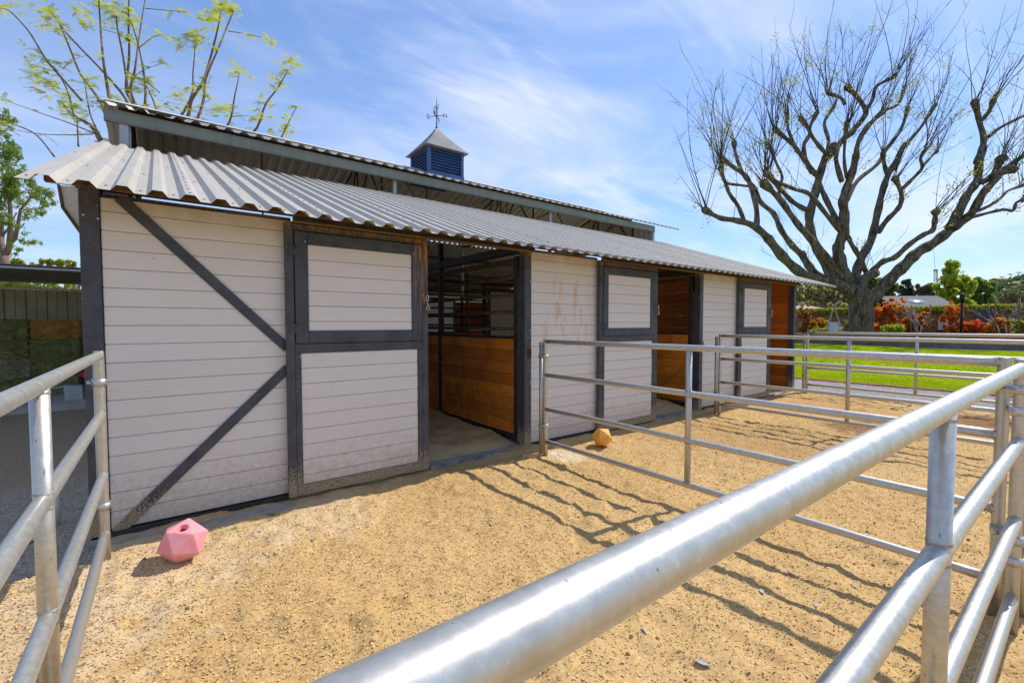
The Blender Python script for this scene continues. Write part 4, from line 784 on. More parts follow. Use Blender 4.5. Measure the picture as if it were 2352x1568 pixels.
limb([(1370, 820), (1470, 690), (1580, 640), (1620, 530)], T6, .10, .06, .4, -.5)
limb([(1370, 690), (1420, 620), (1450, 530), (1560, 470)], T6, .10, .06, -.5, .2)
limb([(1255, 640), (1230, 600), (1160, 575)], T6, .10, .06, .4, .4)
limb([(800, 1320), (800, 1150), (850, 1000), (930, 850), (980, 650), (1030, 430), (1090, 250), (1170, 110), (1240, -30)], TT, .25, .12, .18, .2, False)
limb([(1560, 1040), (1620, 900), (1720, 780), (1810, 640)], T6, .11, .075, .4, 1.2)
limb([(990, 780), (1080, 660), (1170, 570), (1205, 500), (1200, 400), (1150, 290)], TT, .14, .09, -.3, .4)
limb([(1205, 390), (1330, 270), (1395, 190), (1380, 100), (1430, 20)], TT, .10, .055, -.4, -.2)
limb([(1395, 190), (1470, 100), (1530, 40)], TT, .06, .05, .4, -.4)
limb([(1080, 250), (1050, 150), (1040, 60)], TT, .11, .085, -.4, .6)
limb([(830, 1290), (880, 1190), (960, 1150)], TT, .24, .20, -.3, 0, False, 'stub_limb')
limb([(900, 1170), (950, 1120), (1040, 1040), (1150, 1000), (1270, 890), (1400, 800), (1490, 755), (1510, 660), (1520, 590)], TT, .16, .10, -.3, -.1)
limb([(880, 1450), (930, 1390), (1000, 1310), (1120, 1180), (1250, 1060), (1350, 960), (1500, 870), (1640, 760), (1750, 680), (1850, 590), (1940, 430), (2040, 320), (2110, 240), (2220, 205)], TT, .36, .12, -.18, 0)
limb([(1640, 735), (1740, 560), (1800, 440), (1890, 310), (1910, 150), (1950, -10)], TT, .21, .15, .05, -1.1, False)
limb([(2060, 1000), (2105, 870), (2080, 750), (2050, 625)], T6, .14, .10, .05, -.9)
limb([(1930, 320), (2000, 290), (2060, 220), (2110, 110)], TT, .14, .13, .3, -1.2)
limb([(1790, 655), (1950, 610), (2130, 570), (2215, 580), (2245, 510), (2310, 480)], TT, .075, .055, -.4, -1.5)
limb([(1850, 600), (1990, 540), (2100, 470), (2170, 400), (2310, 350)], TT, .085, .05, .4, -1.5)
limb([(2130, 840), (2210, 780), (2330, 720), (2420, 690)], T6, .09, .06, .4, -.8)
limb([(2090, 740), (2140, 680), (2165, 610)], T6, .10, .085, -.3, -.8)
limb([(2150, 1080), (2280, 1000), (2420, 900)], T6, .12, .08, .2, -1.3)
limb([(715, 790), (755, 880), (820, 985), (880, 1120), (930, 1190)], TT, .10, .14, .1, .1, False)
# cut face of the stub
c = at(*TT(962, 1148), TD-.25)-TB; MB().tube([c-Vector((.06, -.02, .02)), c+Vector((.06, -.02, .04))], .20, 12, True, .1).build('cut_face', 'stub', TREE)
# whips growing from the knobs, and finer twigs on them
tw = MB(); lf = []; ctr = at(*T6(1240, 1250), TD)-TB
def whip(p, d, L_, r, fine=True):
    n_ = 7; pts = [p]; dv = d.copy(); curl = Vector((random.gauss(0, .10), random.gauss(0, .10), .07))
    for i in range(n_-1): dv = (dv+curl*.7+Vector((random.gauss(0, .035), random.gauss(0, .035), 0))).normalized(); pts.append(pts[-1]+dv*(L_/(n_-1)))
    tw.tube(pts, [r*(1-.75*i/(n_-1)) for i in range(n_)], 4, False)
    if fine:
        for q in range(random.randint(1, 3)):
            i = random.randint(2, n_-1); dd = (dv+Vector((random.gauss(0, .6), random.gauss(0, .6), random.gauss(.1, .35)))).normalized(); l2 = random.uniform(.25, .95); a = pts[i]; b = a+dd*l2*.5+Vector((0, 0, .03)); c = b+(dd+Vector((random.gauss(0, .3), random.gauss(0, .3), .1)))*l2*.5
            tw.tube([a, b, c], [.008, .007, .004], 3, False)
            if random.random() < .4:
                e = b+Vector((random.gauss(0, .2), random.gauss(0, .2), random.gauss(.1, .15))); tw.tube([b, e], [.004, .0025], 3, False)
    if random.random() < .25: lf.append(pts[-2])
for p, d, r in knobs:
    out = (p-ctr); out.z *= .35; out = out.normalized()
    for q in range(random.randint(6, 10)):
        dr_ = (Vector((0, 0, .95))+out*.42+RGT*.10+Vector((random.gauss(0, .30), random.gauss(0, .30), random.gauss(0, .15)))).normalized(); whip(p+Vector((random.gauss(0, .05), random.gauss(0, .05), random.gauss(0, .05))), dr_, random.uniform(1.2, 4.2)*(1.1 if p.z > 5 else .85), random.uniform(.011, .024))
    lf += [p+Vector((random.gauss(0, .2), random.gauss(0, .2), random.gauss(0, .2))) for _ in range(2)]
for P_, R_ in limb_pts:
    for q in range(int(len(P_)*.20)):
        i = random.randint(len(P_)//2, len(P_)-1); p = P_[i]; out = (p-ctr); out.z = 0; out = out.normalized() if out.length > .1 else Vector((1, 0, 0)); dr_ = (Vector((0, 0, .8))+out*.5+RGT*.08+Vector((random.gauss(0, .4), random.gauss(0, .4), random.gauss(0, .25)))).normalized(); whip(p, dr_, random.uniform(.5, 2.4), random.uniform(.008, .016))
    if random.random() < .6: lf.append(P_[random.randint(len(P_)//3, len(P_)-1)])
tag(tw.build('twigs', 'twig', TREE), kind='stuff')
C = np.concatenate([np.array(p)+rng.normal(size=(26, 3))*np.array([.16, .16, .12]) for p in lf]); V, F = leaves(C, .035, .2, .4); tag(link('young_leaves', npmesh('young_leaves', V, F, 'spring'), TREE), kind='stuff')

# things hung on the tree
hc = thing('hanging_chair', 'cream canvas hanging chair swinging under the left limb of the pollard tree', 'chair', at(1916, 762, TD-.8)); O = Vector(hc.location)
def rel(x, y, dd=0): return at(x, y, TD-.8+dd)-O
MB().tube([rel(1916, 640), rel(1916, 705)], .012, 6).build('rope', 'iron', hc)
for s in (-1, 1):
    for dd in (-.25, .25): MB().tube([rel(1916, 706), rel(1916+4*s, 716, dd*.3), rel(1916+12*s, 740, dd*.8), rel(1916+18*s, 752, dd)], .022, 7).build('frame_arm', 'rope', hc)
MB().tube([rel(1897, 752, -.3), rel(1903, 759, -.3), rel(1916, 763, -.3), rel(1929, 759, -.3), rel(1936, 751, -.3)], .03, 7).build('seat_rim', 'rope', hc)
m = MB(); r0 = []
for k, (yy, dd) in enumerate(((739, .35), (746, .33), (753, .2), (758, -.05), (759.5, -.3))):
    for xx in (1904, 1912, 1920, 1928): p = rel(xx, yy+(.5 if xx in (1912, 1920) else 0), dd); m.V.append(tuple(p))
for k in range(4):
    for j in range(3): m.face((4*k+j, 4*k+j+1, 4*k+j+5, 4*k+j+4), True)
o = m.build('canvas_seat', 'canvas', hc); sd = o.modifiers.new('thickness', 'SOLIDIFY'); sd.thickness = .02
wc = thing('wind_chime', 'silver tube wind chime hanging from the great right limb', 'wind chime', at(2149, 680, TD-2.2)); O = Vector(wc.location)
def rel2(x, y, dd=0): return at(x, y, TD-2.2+dd)-O
MB().tube([rel2(2144, 566), rel2(2148, 620)], .006, 5).build('cord', 'rope', wc); MB().tube([rel2(2149, 619.5), rel2(2149, 621.5)], .075, 12).build('ring', 'iron', wc)
for k in range(5): a = k*1.257; d = Vector((math.cos(a), math.sin(a), 0))*.055; MB().tube([rel2(2149, 622)+d, rel2(2149, 644+k*2)+d], .012, 8).build('chime_tube', 'clamp', wc)
MB().tube([rel2(2149, 622), rel2(2149, 668)], .004, 5).build('cord', 'rope', wc); MB().tube([rel2(2149, 668), rel2(2149, 679)], .014, 6).build('sail', 'rope', wc)
for k, (x, y, dd, l) in enumerate(((1904, 684, -.8, 'dark candle chandelier hanging just left of the hanging chair rope'), (1927, 681, -.6, 'dark candle chandelier hanging close to the pollard trunk'), (1836, 690, -3, 'dark candle chandelier hanging beside the barn end post'))):
    q = thing('candle_chandelier', l, 'chandelier', at(x, y, TD+dd), 'dark chandeliers hung from the tree'); O = Vector(q.location)
    MB().tube([(0, 0, 0), (0, 0, .2)], .012, 6).build('stem', 'iron', q); MB().tube([(0, 0, .2), (0, 0, 1.2 if k < 2 else 2.2)], .004, 4).build('chain', 'iron', q)
    for a in np.linspace(0, 6.28, 7)[:-1]: d = Vector((math.cos(a), math.sin(a), 0)); MB().tube([Vector((0, 0, .02)), d*.14+Vector((0, 0, -.03)), d*.24+Vector((0, 0, .02)), d*.24+Vector((0, 0, .09))], .012, 6).build('candle_arm', 'iron', q)
cu = thing('hanging_cup', 'small white cup hung on the left side of the pollard trunk', 'cup', at(1932, 681, TD-.9)); MB().tube([(0, 0, -.07), (0, 0, .07)], [.05, .065], 12).build('cup', 'lightpost', cu); MB().tube([(0, 0, .07), (0, 0, .35)], .006, 5).build('hook', 'iron', cu)

# ---------------------------------------------------------------- feathery tree behind the barn (left)
FD = 15.
FT = thing('feathery_tree', 'tall thin-stemmed tree with feathery yellow-green leaves behind the barn roof', 'tree', at(300, 760, FD)); FB = Vector(FT.location); FB.z = -.04; FT.location = FB
def a7(x, y, d=0): return at(x/3, y/3, FD+d)-FB
hub = a7(880, 1250, .3)
MB().tube([Vector((0, 0, 0)), Vector((.05, .05, 1.5)), hub*.6, hub], [.30, .25, .20, .17], 12, True, .1, .06).build('trunk', 'bark2', FT)
BR = [([(930, 760), (870, 620), (890, 400), (885, 150), (890, -20)], .055), ([(765, 725), (740, 600), (710, 400), (690, 150), (680, -20)], .055), ([(940, 770), (900, 620), (930, 480), (960, 250), (1000, 0)], .05), ([(890, 740), (760, 550), (600, 380), (450, 220), (360, 90), (320, 60)], .045), ([(700, 720), (560, 520), (480, 330), (400, 150), (340, 80)], .045), ([(560, 690), (400, 510), (310, 400), (200, 220), (70, 80), (0, 60)], .04), ([(1000, 720), (990, 500), (950, 300), (900, 140)], .04), ([(885, 640), (850, 400), (810, 200), (800, 110)], .04), ([(1280, 830), (1320, 690), (1400, 560), (1450, 400), (1500, 200), (1530, 30)], .055), ([(1330, 860), (1400, 700), (1420, 540), (1520, 300), (1570, 170), (1610, 80)], .045), ([(1310, 690), (1330, 500), (1345, 320)], .035), ([(1545, 900), (1620, 650), (1655, 480)], .035), ([(1720, 940), (1830, 720), (1920, 600), (1985, 480)], .04), ([(1925, 980), (1980, 860), (2045, 735)], .025), ([(1095, 800), (1050, 680), (1010, 590)], .03), ([(705, 990), (640, 880), (550, 820), (510, 800)], .085), ([(375, 1080), (250, 930), (100, 860), (20, 835)], .028), ([(640, 925), (480, 930), (300, 925), (60, 890)], .02), ([(650, 920), (480, 850), (250, 770), (20, 685)], .022), ([(540, 1010), (535, 900), (530, 830)], .03), ([(510, 800), (470, 640), (420, 540), (380, 470)], .03), ([(670, 900), (620, 780), (590, 600), (600, 540)], .03), ([(1100, 640), (1000, 560), (920, 540)], .015), ([(960, 330), (1050, 260), (1110, 240)], .014), ([(1000, 60), (1180, 75), (1290, 90)], .014), ([(700, 200), (830, 240), (900, 270)], .012), ([(1570, 215), (1720, 240), (1830, 270), (1885, 300)], .014), ([(1410, 760), (1450, 760), (1510, 745)], .014), ([(1590, 805), (1680, 800), (1770, 805)], .012), ([(910, 540), (1000, 480), (1140, 430)], .014), ([(430, 480), (480, 430), (560, 390)], .012)]
tips = []
for cs, r in BR:
    dz = random.uniform(-.9, .9); ps = [a7(x, y, dz+i*random.uniform(-.25, .25)) for i, (x, y) in enumerate(cs)]
    if r > .03 and cs[0][1] > 640 and cs[0][0] > 650: ps = [hub, (hub+ps[0])/2+Vector((0, 0, -.2))]+ps; rr = [r*1.8, r*1.4]+[r*(1-.7*i/(len(cs)-1)) for i in range(len(cs))]
    else: rr = [r*(1-.7*i/(len(cs)-1)) for i in range(len(cs))]
    P_, R_ = dense(ps, rr, 4); MB().tube(P_, R_, 8, True, .08).build('branch', 'bark2', FT)
    k0 = len(P_)//3
    for q in range(max(2, int(len(P_)*.25))): tips.append(P_[random.randint(k0, len(P_)-1)])
    tips += [P_[-1]]*3
dens = [(300, 560, 26), (330, 620, 22), (450, 640, 22), (260, 520, 14), (500, 750, 24), (430, 720, 16), (350, 180, 20), (320, 60, 16), (430, 200, 14), (600, 150, 16), (560, 80, 14), (760, 60, 24), (880, 100, 22), (740, 130, 14), (920, 150, 14), (1340, 260, 30), (1260, 290, 12), (1420, 240, 12), (1480, 140, 24), (1580, 60, 22), (1440, 110, 12), (1290, 640, 20), (1420, 620, 20), (1250, 700, 12), (1560, 750, 24), (1610, 780, 14), (1660, 500, 16), (1840, 680, 18), (1900, 560, 14), (2000, 440, 22), (1850, 800, 10), (2000, 850, 16), (1880, 930, 14), (960, 600, 16), (1060, 560, 8), (980, 760, 14), (1120, 740, 14), (820, 720, 10), (1290, 850, 20), (1400, 850, 14), (620, 560, 12), (660, 700, 14), (700, 940, 10), (380, 460, 14), (60, 30, 16), (230, 360, 10), (230, 490, 12), (1010, 780, 16), (1960, 960, 12), (1720, 910, 10)]
for x, y, k in dens:
    dz = random.uniform(-.8, .8)
    for q in range(int(k*.62)): tips.append(a7(x+random.gauss(0, 38), y+random.gauss(0, 30), dz+random.gauss(0, .25)))
C, A, B = [], [], []
for p in tips:
    for fr in range(1 if random.random() < .4 else 2):
        d = Vector((random.gauss(0, 1), random.gauss(0, 1), random.gauss(.15, .35))); d = (d+Vector((-.5, .3, 0))).normalized(); L_ = random.uniform(.18, .40); sdv = d.cross(Vector((0, 0, 1))); sdv = sdv.normalized() if sdv.length > .01 else Vector((1, 0, 0)); up = sdv.cross(d)
        for j in range(8):
            t = (j+.5)/8; q = p+d*L_*t+Vector((0, 0, -.25*L_*t*t)); l = .048*(1-.6*t)
            for s in (1, -1): ax = (sdv*s+d*.35+up*random.gauss(-.15, .15)).normalized(); C.append(q+ax*l); A.append(ax*l); B.append(d*.010)
V, F = quads([tuple(v) for v in C], [tuple(v) for v in A], [tuple(v) for v in B]); tag(link('fronds', npmesh('fronds', V, F, 'frond'), FT), kind='stuff')

# ---------------------------------------------------------------- other trees
def tree(name, label, base, trunk, bl, nleaf, size, mat, barkm='bark2', group=None, flat=0., asp=.5, droop=0., cat='tree', branches=True):
    t = thing(name, label, cat, base, group); O = Vector(base); bl = [(Vector(c)-O, r) for c, r in bl]; big = bl
    bl = [(c+Vector(rdir(1)[0])*r*random.uniform(.45, .95), r*random.uniform(.28, .5)) for c, r in bl for _ in range(6)]
    m = MB(); top = max(bl, key=lambda q: q[0].z)[0]; mid = sum((c for c, r in bl), Vector())/len(bl); m.tube([Vector((0, 0, 0)), Vector((mid.x*.3, mid.y*.3, mid.z*.4)), mid], [trunk, trunk*.8, trunk*.5], 10, True, .1)
    if branches:
        for c, r in big: s = Vector((mid.x*.6, mid.y*.6, mid.z*random.uniform(.4, .8))); m.tube([s, (s+c)/2+Vector((0, 0, -.15*r)), c], [trunk*.45, trunk*.3, trunk*.1], 6, False)
    m.build('trunk', barkm, t)
    mats = mat if isinstance(mat, list) else [(mat, 1.)]
    for k, (mt, fr) in enumerate(mats): V, F = leaves(blobs([(tuple(c), r) for c, r in bl], int(nleaf*fr)), size, flat, asp, droop); tag(link('crown', npmesh('crown', V, F, mt), t), kind='stuff')
    return t
def B(x, y, r, d): return (at(x, y, d), r*d/FM)
ED = 21.
def gz(p, z=-.04): p = Vector(p); p.z = z; return p
eb = gz(at(14, 640, ED)); ET = thing('olive_tree', 'airy olive-green leafy tree with pale forked trunk at the left edge', 'tree', eb)
def a0(x, y, d=0): return at(x/3.938, 245+y/3.938, ED+d)-eb
m = MB(); m.tube([Vector((0, 0, 0)), a0(50, 1560), a0(48, 1430), a0(40, 1350)], [.24, .21, .17, .16], 10, True, .08); m.tube([a0(40, 1350), a0(12, 1230, .3), a0(14, 1100, .5), a0(12, 960, .4)], [.13, .11, .09, .07], 8); m.tube([a0(40, 1350), a0(85, 1270), a0(95, 1120), a0(92, 900, -.3), a0(75, 700, -.4), a0(60, 560, -.4)], [.14, .12, .10, .08, .06, .04], 8); m.tube([a0(88, 1240), a0(135, 1190, -.4), a0(160, 1080, -.5), a0(185, 930, -.6), a0(300, 800, -.8)], [.10, .09, .07, .05, .03], 8); m.tube([a0(20, 1170), a0(75, 1100, .3), a0(150, 960, .6)], [.06, .05, .03], 6); m.build('trunk', 'bark2', ET)
bl = [(a0(x, y, random.uniform(-1.2, 1.2)), r/3.938*ED/FM) for x, y, r in ((30, 90, 85), (60, 160, 60), (20, 300, 100), (90, 330, 80), (30, 430, 110), (130, 430, 50), (60, 560, 110), (160, 560, 70), (200, 640, 60), (60, 700, 120), (200, 740, 120), (300, 740, 90), (390, 800, 80), (430, 860, 55), (320, 880, 90), (180, 860, 110), (60, 860, 90), (250, 970, 70), (390, 970, 45), (190, 1120, 50), (110, 1080, 40), (220, 1230, 45), (320, 1240, 55), (140, 1270, 45), (110, 1340, 35), (20, 1000, 60), (-60, 500, 140), (-60, 800, 140))]
bl = [(c+Vector(rdir(1)[0])*r*.7, r*random.uniform(.3, .5)) for c, r in bl for _ in range(5)]; V, F = leaves(blobs([(tuple(c), r) for c, r in bl], 5200), .085, 0, .20, .55); tag(link('crown', npmesh('crown', V, F, 'euc'), ET), kind='stuff')
tree('far_shrub_tree', 'low yellow-green treetop showing above the hay shed roof, left one', gz(at(55, 640, 34)), .15, [B(45+random.uniform(-30, 30), random.uniform(598, 614), random.uniform(3, 7), 34) for _ in range(9)], 520, .11, 'hedge', group='treetops above the shed')
tree('far_shrub_tree', 'low yellow-green treetop above the hay shed roof, middle one', gz(at(110, 640, 34)), .15, [B(112+random.uniform(-30, 30), random.uniform(598, 614), random.uniform(3, 7), 34) for _ in range(9)], 520, .11, 'hedge', group='treetops above the shed')
tree('far_shrub_tree', 'golden green treetop above the hay shed roof, next to the corner post', gz(at(170, 640, 34)), .15, [B(172+random.uniform(-30, 30), random.uniform(598, 614), random.uniform(3, 7), 34) for _ in range(9)], 520, .11, 'spring', group='treetops above the shed')
tag(MB().build('hedge_screen', 'soil') if False else link('far_hedge', npmesh('far_hedge', *leaves(np.stack([-14+rng.random(9000)*16, 15.5+rng.random(9000)*1.0, rng.random(9000)*2.75], 1), .10, 0, .5), 'hedge')), 'yellow-green hedge seen through the gap over the shed wall', 'hedge', kind='stuff')

BD = 47
tree('bright_tree', 'tall bright yellow-green tree behind the garden wall, right of the grey house', gz(at(2190, 760, BD)), .35, [B(2188, 622, 20, BD), B(2172, 650, 22, BD), B(2205, 648, 22, BD), B(2168, 680, 20, BD), B(2195, 676, 26, BD), B(2178, 702, 24, BD), B(2210, 700, 22, BD), B(2160, 665, 12, BD), B(2186, 607, 10, BD)], 9000, .15, 'lgreen')
tree('dark_tree', 'dark green rounded tree behind the garden wall, right of the bright tree', gz(at(2252, 760, BD+3)), .35, [B(2240, 660, 20, BD+3), B(2265, 660, 16, BD+3), B(2255, 685, 26, BD+3), B(2232, 695, 20, BD+3), B(2275, 690, 14, BD+3), B(2250, 705, 24, BD+3), B(2278, 668, 8, BD+3)], 7000, .15, [('dgreen', .7), ('euc', .3)])
tree('oak_tree', 'dark blue-green tree standing behind the grey house', gz(at(2078, 760, 75)), .5, [B(2080, 652, 9, 75), B(2070, 665, 10, 75), B(2088, 668, 10, 75), B(2066, 680, 12, 75), B(2085, 684, 14, 75), B(2060, 690, 8, 75)], 4200, .22, 'grey_g')
tree('copper_tree', 'brownish red-leaved tree behind the right of the grey house', gz(at(2122, 760, 70)), .4, [B(2110, 665, 9, 70), B(2128, 668, 12, 70), B(2140, 660, 8, 70), B(2118, 680, 14, 70), B(2138, 682, 12, 70)], 3600, .22, [('brownl', .75), ('dgreen', .25)])
tree('evergreen_tree', 'dark evergreen tree seen behind the pollard trunk', gz(at(2015, 760, 60)), .5, [B(1990, 640, 16, 60), B(2010, 650, 20, 60), B(2030, 668, 20, 60), B(2000, 675, 24, 60), B(2032, 692, 18, 60), B(1972, 660, 14, 60), B(1965, 690, 20, 60)], 7000, .2, [('dgreen', .75), ('grey_g', .25)])
tree('willow_tree', 'wide pale yellow willow thicket behind the wall, left of the pollard trunk', gz(at(1890, 760, 55)), .4, [B(1842, 675, 16, 55), B(1862, 668, 15, 55), B(1885, 670, 17, 55), B(1905, 676, 16, 55), B(1925, 684, 16, 55), B(1850, 695, 18, 55), B(1880, 697, 20, 55), B(1912, 700, 18, 55), B(1940, 700, 16, 55)], 12000, .16, [('willow', .8), ('tan', .2)], droop=.4, asp=.25)
tree('bare_tree', 'brown bare-twigged tree behind the wall at the right edge', gz(at(2325, 760, 52)), .25, [B(2315, 682, 13, 52), B(2338, 678, 14, 52), B(2302, 696, 13, 52), B(2330, 700, 16, 52), B(2356, 695, 18, 52)], 3000, .18, [('tan', .85), ('euc', .15)], asp=.10)
tree('silver_shrub', 'pale grey-green flowering shrub above the wall, left of the trunk', gz(at(1920, 760, 36)), .08, [B(1910, 704, 9, 36), B(1924, 700, 8, 36), B(1936, 706, 9, 36)], 1800, .07, [('willow', .7), ('litter', .3)], cat='shrub')

# ---------------------------------------------------------------- garden wall, planter, shrubs
WX = 32.; soil = .82
gw = thing('garden_wall', 'long brown block garden wall behind the lawn', 'wall', (WX, 3, soil))
MB().box(.006, .19, -9.5, 9.5, -.8, 1.12).build('core', 'mortar', gw)
bme = MB().cbox(-.008, .10, 0, .392, 0, .147, .012).mesh('block', 'block'); zz = -.02; row = 0
while zz < 1.10:
    yy = -7.2+(.2 if row % 2 else 0)
    while yy < 7.0:
        if len(gw.children) < 299: link('block', bme, gw, (random.uniform(-.006, .006), yy, zz))
        yy += .402
    zz += .158; row += 1
cpm = MB().cbox(-.03, .22, 0, .598, 0, .05, .008).mesh('cap_stone', 'block')
for i in range(31): link('cap_stone', cpm, gw, (0, -9.3+i*.602, 1.122))
V, F = leaves(np.stack([WX+.05+rng.normal(size=16000)*.10, -6.5+rng.random(16000)*18.5, soil+1.17+rng.random(16000)**1.3*.36], 1), .045, 0, .6); tag(link('wall_hedge', npmesh('wall_hedge', V, F, 'hedge')), 'clipped yellow-green hedge along the top of the garden wall', 'hedge', kind='stuff')
tag(MB().box(24.32, 31.99, -9, 13, -.1, soil).build('planting_bed', 'soil'), kind='structure')
pw = thing('planter_wall', 'low dark retaining wall with red brick coping behind the lawn', 'wall', (24.02, 0, .40))
MB().cbox(0, .28, -9, 5.2, -.1, .50, .01).build('face', 'stone', pw)
cm_ = MB().cbox(-.05, .33, 0, .385, .502, .575, .01).mesh('coping_brick', 'coping')
for i in range(36): link('coping_brick', cm_, pw, (random.uniform(-.006, .006), -9+i*.392, random.uniform(-.003, .003)))
tag(MB().box(23.3, 23.98, -3.4, .2, .40, .475).build('flagstone_strip', 'slabc'), kind='structure')
def shrub(name, lbl, x, y, X, w_, h_, mats, n_, size=.05, group='red and gold shrubs along the wall'):
    b = on_x(x, y, X); b.z = soil; t = thing(name, lbl, 'shrub', b, group)
    m = MB()
    for q in range(7): a = random.random()*6.28; m.tube([Vector((0, 0, 0)), Vector((math.cos(a)*w_*.2, math.sin(a)*w_*.2, h_*.4)), Vector((math.cos(a)*w_*.4, math.sin(a)*w_*.4, h_*.85))], [.02, .014, .006], 5, False)
    m.build('stems', 'bark2', t)
    bl = [((random.gauss(0, w_*.26), random.gauss(0, w_*.26), h_*random.uniform(.15, .8)), w_*random.uniform(.09, .19)) for q in range(26)]
    for q in range(16): a = random.random()*6.28; rr = w_*random.uniform(.1, .55); bl += [((math.cos(a)*rr*f, math.sin(a)*rr*f, h_*(.45+random.uniform(.35, .62)*f)), w_*.055) for f in (.5, .75, 1.)]
    for mt, fr in mats: V, F = leaves(blobs(bl, int(n_*fr)), size, 0, .5); tag(link('foliage', npmesh('foliage', V, F, mt), t), kind='stuff')
RG = [('red', .62), ('reddark', .13), ('yell', .10), ('dgreen', .15)]
shrub('photinia_shrub', 'largest orange-red shrub, right of the pollard trunk', 2037, 762, 30.3, 1.15, 1.75, RG, 4200, .06)
shrub('photinia_shrub', 'low red and green shrub behind the first bare sapling', 2100, 762, 30.8, .95, 1.15, [('red', .35), ('reddark', .3), ('dgreen', .35)], 2600)
shrub('photinia_shrub', 'red shrub with golden tips beside the black garden lamp', 2190, 762, 30.6, .75, 1.5, [('red', .4), ('reddark', .3), ('yell', .2), ('dgreen', .1)], 2600)
shrub('photinia_shrub', 'low crimson shrub right of the black garden lamp', 2238, 762, 30.6, .8, .7, [('reddark', .7), ('red', .2), ('dgreen', .1)], 1700)
shrub('photinia_shrub', 'low orange and gold shrub under the second bare sapling', 2295, 764, 30.6, .95, .8, [('red', .5), ('yell', .35), ('dgreen', .15)], 2000)
shrub('photinia_shrub', 'tall dark red and green shrub beside the barn end post', 1848, 768, 29.5, .9, 1.7, [('red', .35), ('reddark', .1), ('dgreen', .45), ('yell', .1)], 3600)
shrub('photinia_shrub', 'small golden orange shrub left of the hanging chair', 1888, 766, 30.2, .55, .85, [('yell', .5), ('red', .35), ('lgreen', .15)], 1300)
shrub('green_shrub', 'low light green shrub under the large orange shrub', 2050, 772, 28.6, .9, .5, [('lgreen', 1.)], 1500)
shrub('green_shrub', 'low green shrub at the foot of the wall, left of the trunk', 1905, 772, 29, 1., .35, [('lgreen', .6), ('dgreen', .4)], 1400)
shrub('green_shrub', 'light green shrub at the right edge below the bell lantern', 2350, 772, 29, .7, .75, [('lgreen', .8), ('dgreen', .2)], 1500)
shrub('green_shrub', 'little green and white plant right behind the hanging chair', 1952, 768, 30, .45, .8, [('lgreen', .6), ('litter', .1), ('dgreen', .3)], 900)
def sapling(lbl, x, X, seed, hh):
    random.seed(seed); b = on_x(x, 766, X); b.z = soil; t = thing('bare_sapling', lbl, 'tree', b, 'bare saplings tied to stakes'); m = MB()
    def grow(p, d, L_, r, k):
        q = p+d*L_*.5+Vector((random.gauss(0, .04), random.gauss(0, .04), 0)); e = q+(d+Vector((0, 0, .3))).normalized()*L_*.5; m.tube([p, q, e], [r, r*.85, r*.7], 6, True)
        if k:
            for _ in range(random.choice((2, 3))): grow(e, (d+Vector((random.gauss(0, .75), random.gauss(0, .75), random.gauss(.15, .3)))).normalized(), L_*random.uniform(.6, .85), r*.68, k-1)
    for q in range(3): grow(Vector((random.gauss(0, .04), random.gauss(0, .04), 0)), Vector((random.gauss(0, .3), random.gauss(0, .3), 1)).normalized(), hh, .030, 3)
    m.build('branches', 'greybark', t)
    for s in (-.35, .32): MB().tube([(0, s, 0), (0, s, hh*2.7)], .035, 7).build('stake', 'stake', t)
sapling('bare grey sapling with stakes in front of the low red shrub', 2112, 28.5, 3, .55); sapling('bare grey sapling with stakes near the right edge', 2310, 28.2, 8, .62); random.seed(99)
lp = on_x(2207, 766, 27.5); lp.z = soil; t = thing('garden_lamp', 'black post lamp with domed head in the planting bed', 'lamp', lp); MB().tube([(0, 0, 0), (0, 0, 1.55)], .05, 12).build('pole', 'iron', t); MB().tube([(0, 0, 1.55), (0, 0, 1.62), (0, 0, 1.80), (0, 0, 1.87), (0, 0, 1.90)], [.075, .09, .09, .07, .02], 14).build('head', 'iron', t)
def on_wall(name, lbl, cat, x, y, hw, hh, mat, extra=None):
    p = on_x(x, y, WX-.03); t = thing(name, lbl, cat, p); MB().cbox(-.10, .018, -hw, hw, -hh, hh, .012).build('body', mat, t); MB().cbox(-.108, -.1005, -hw*.85, hw*.85, -hh*.85, hh*.85, .002).build('face', extra or mat, t); return t
on_wall('utility_box', 'white utility box fixed low on the garden wall', 'box', 2180, 745, .40, .28, 'white'); on_wall('notice_panel', 'dark slate-blue panel fixed on the garden wall', 'panel', 2263, 733, .38, .40, 'slateb')
wlp = on_x(1887, 733, WX-.03); t = thing('wall_light', 'round white wall light with dark rim on the garden wall', 'light', wlp); MB().tube([(.02, 0, 0), (-.10, 0, 0)], .10, 14).build('rim', 'iron', t); MB().tube([(-.10, 0, 0), (-.125, 0, 0)], [.06, .04], 12).build('lens', 'white', t)
bl_ = on_x(2327, 738, WX-.3); t = thing('bell_lantern', 'cream bell-shaped hanging lantern at the right of the wall', 'lantern', bl_); MB().tube([(0, 0, -.14), (0, 0, 0), (0, 0, .10), (0, 0, .16)], [.16, .13, .08, .02], 14).build('bell', 'canvas', t); MB().tube([(.3, 0, .30), (.05, 0, .26), (0, 0, .15)], .008, 6).build('bracket', 'iron', t)

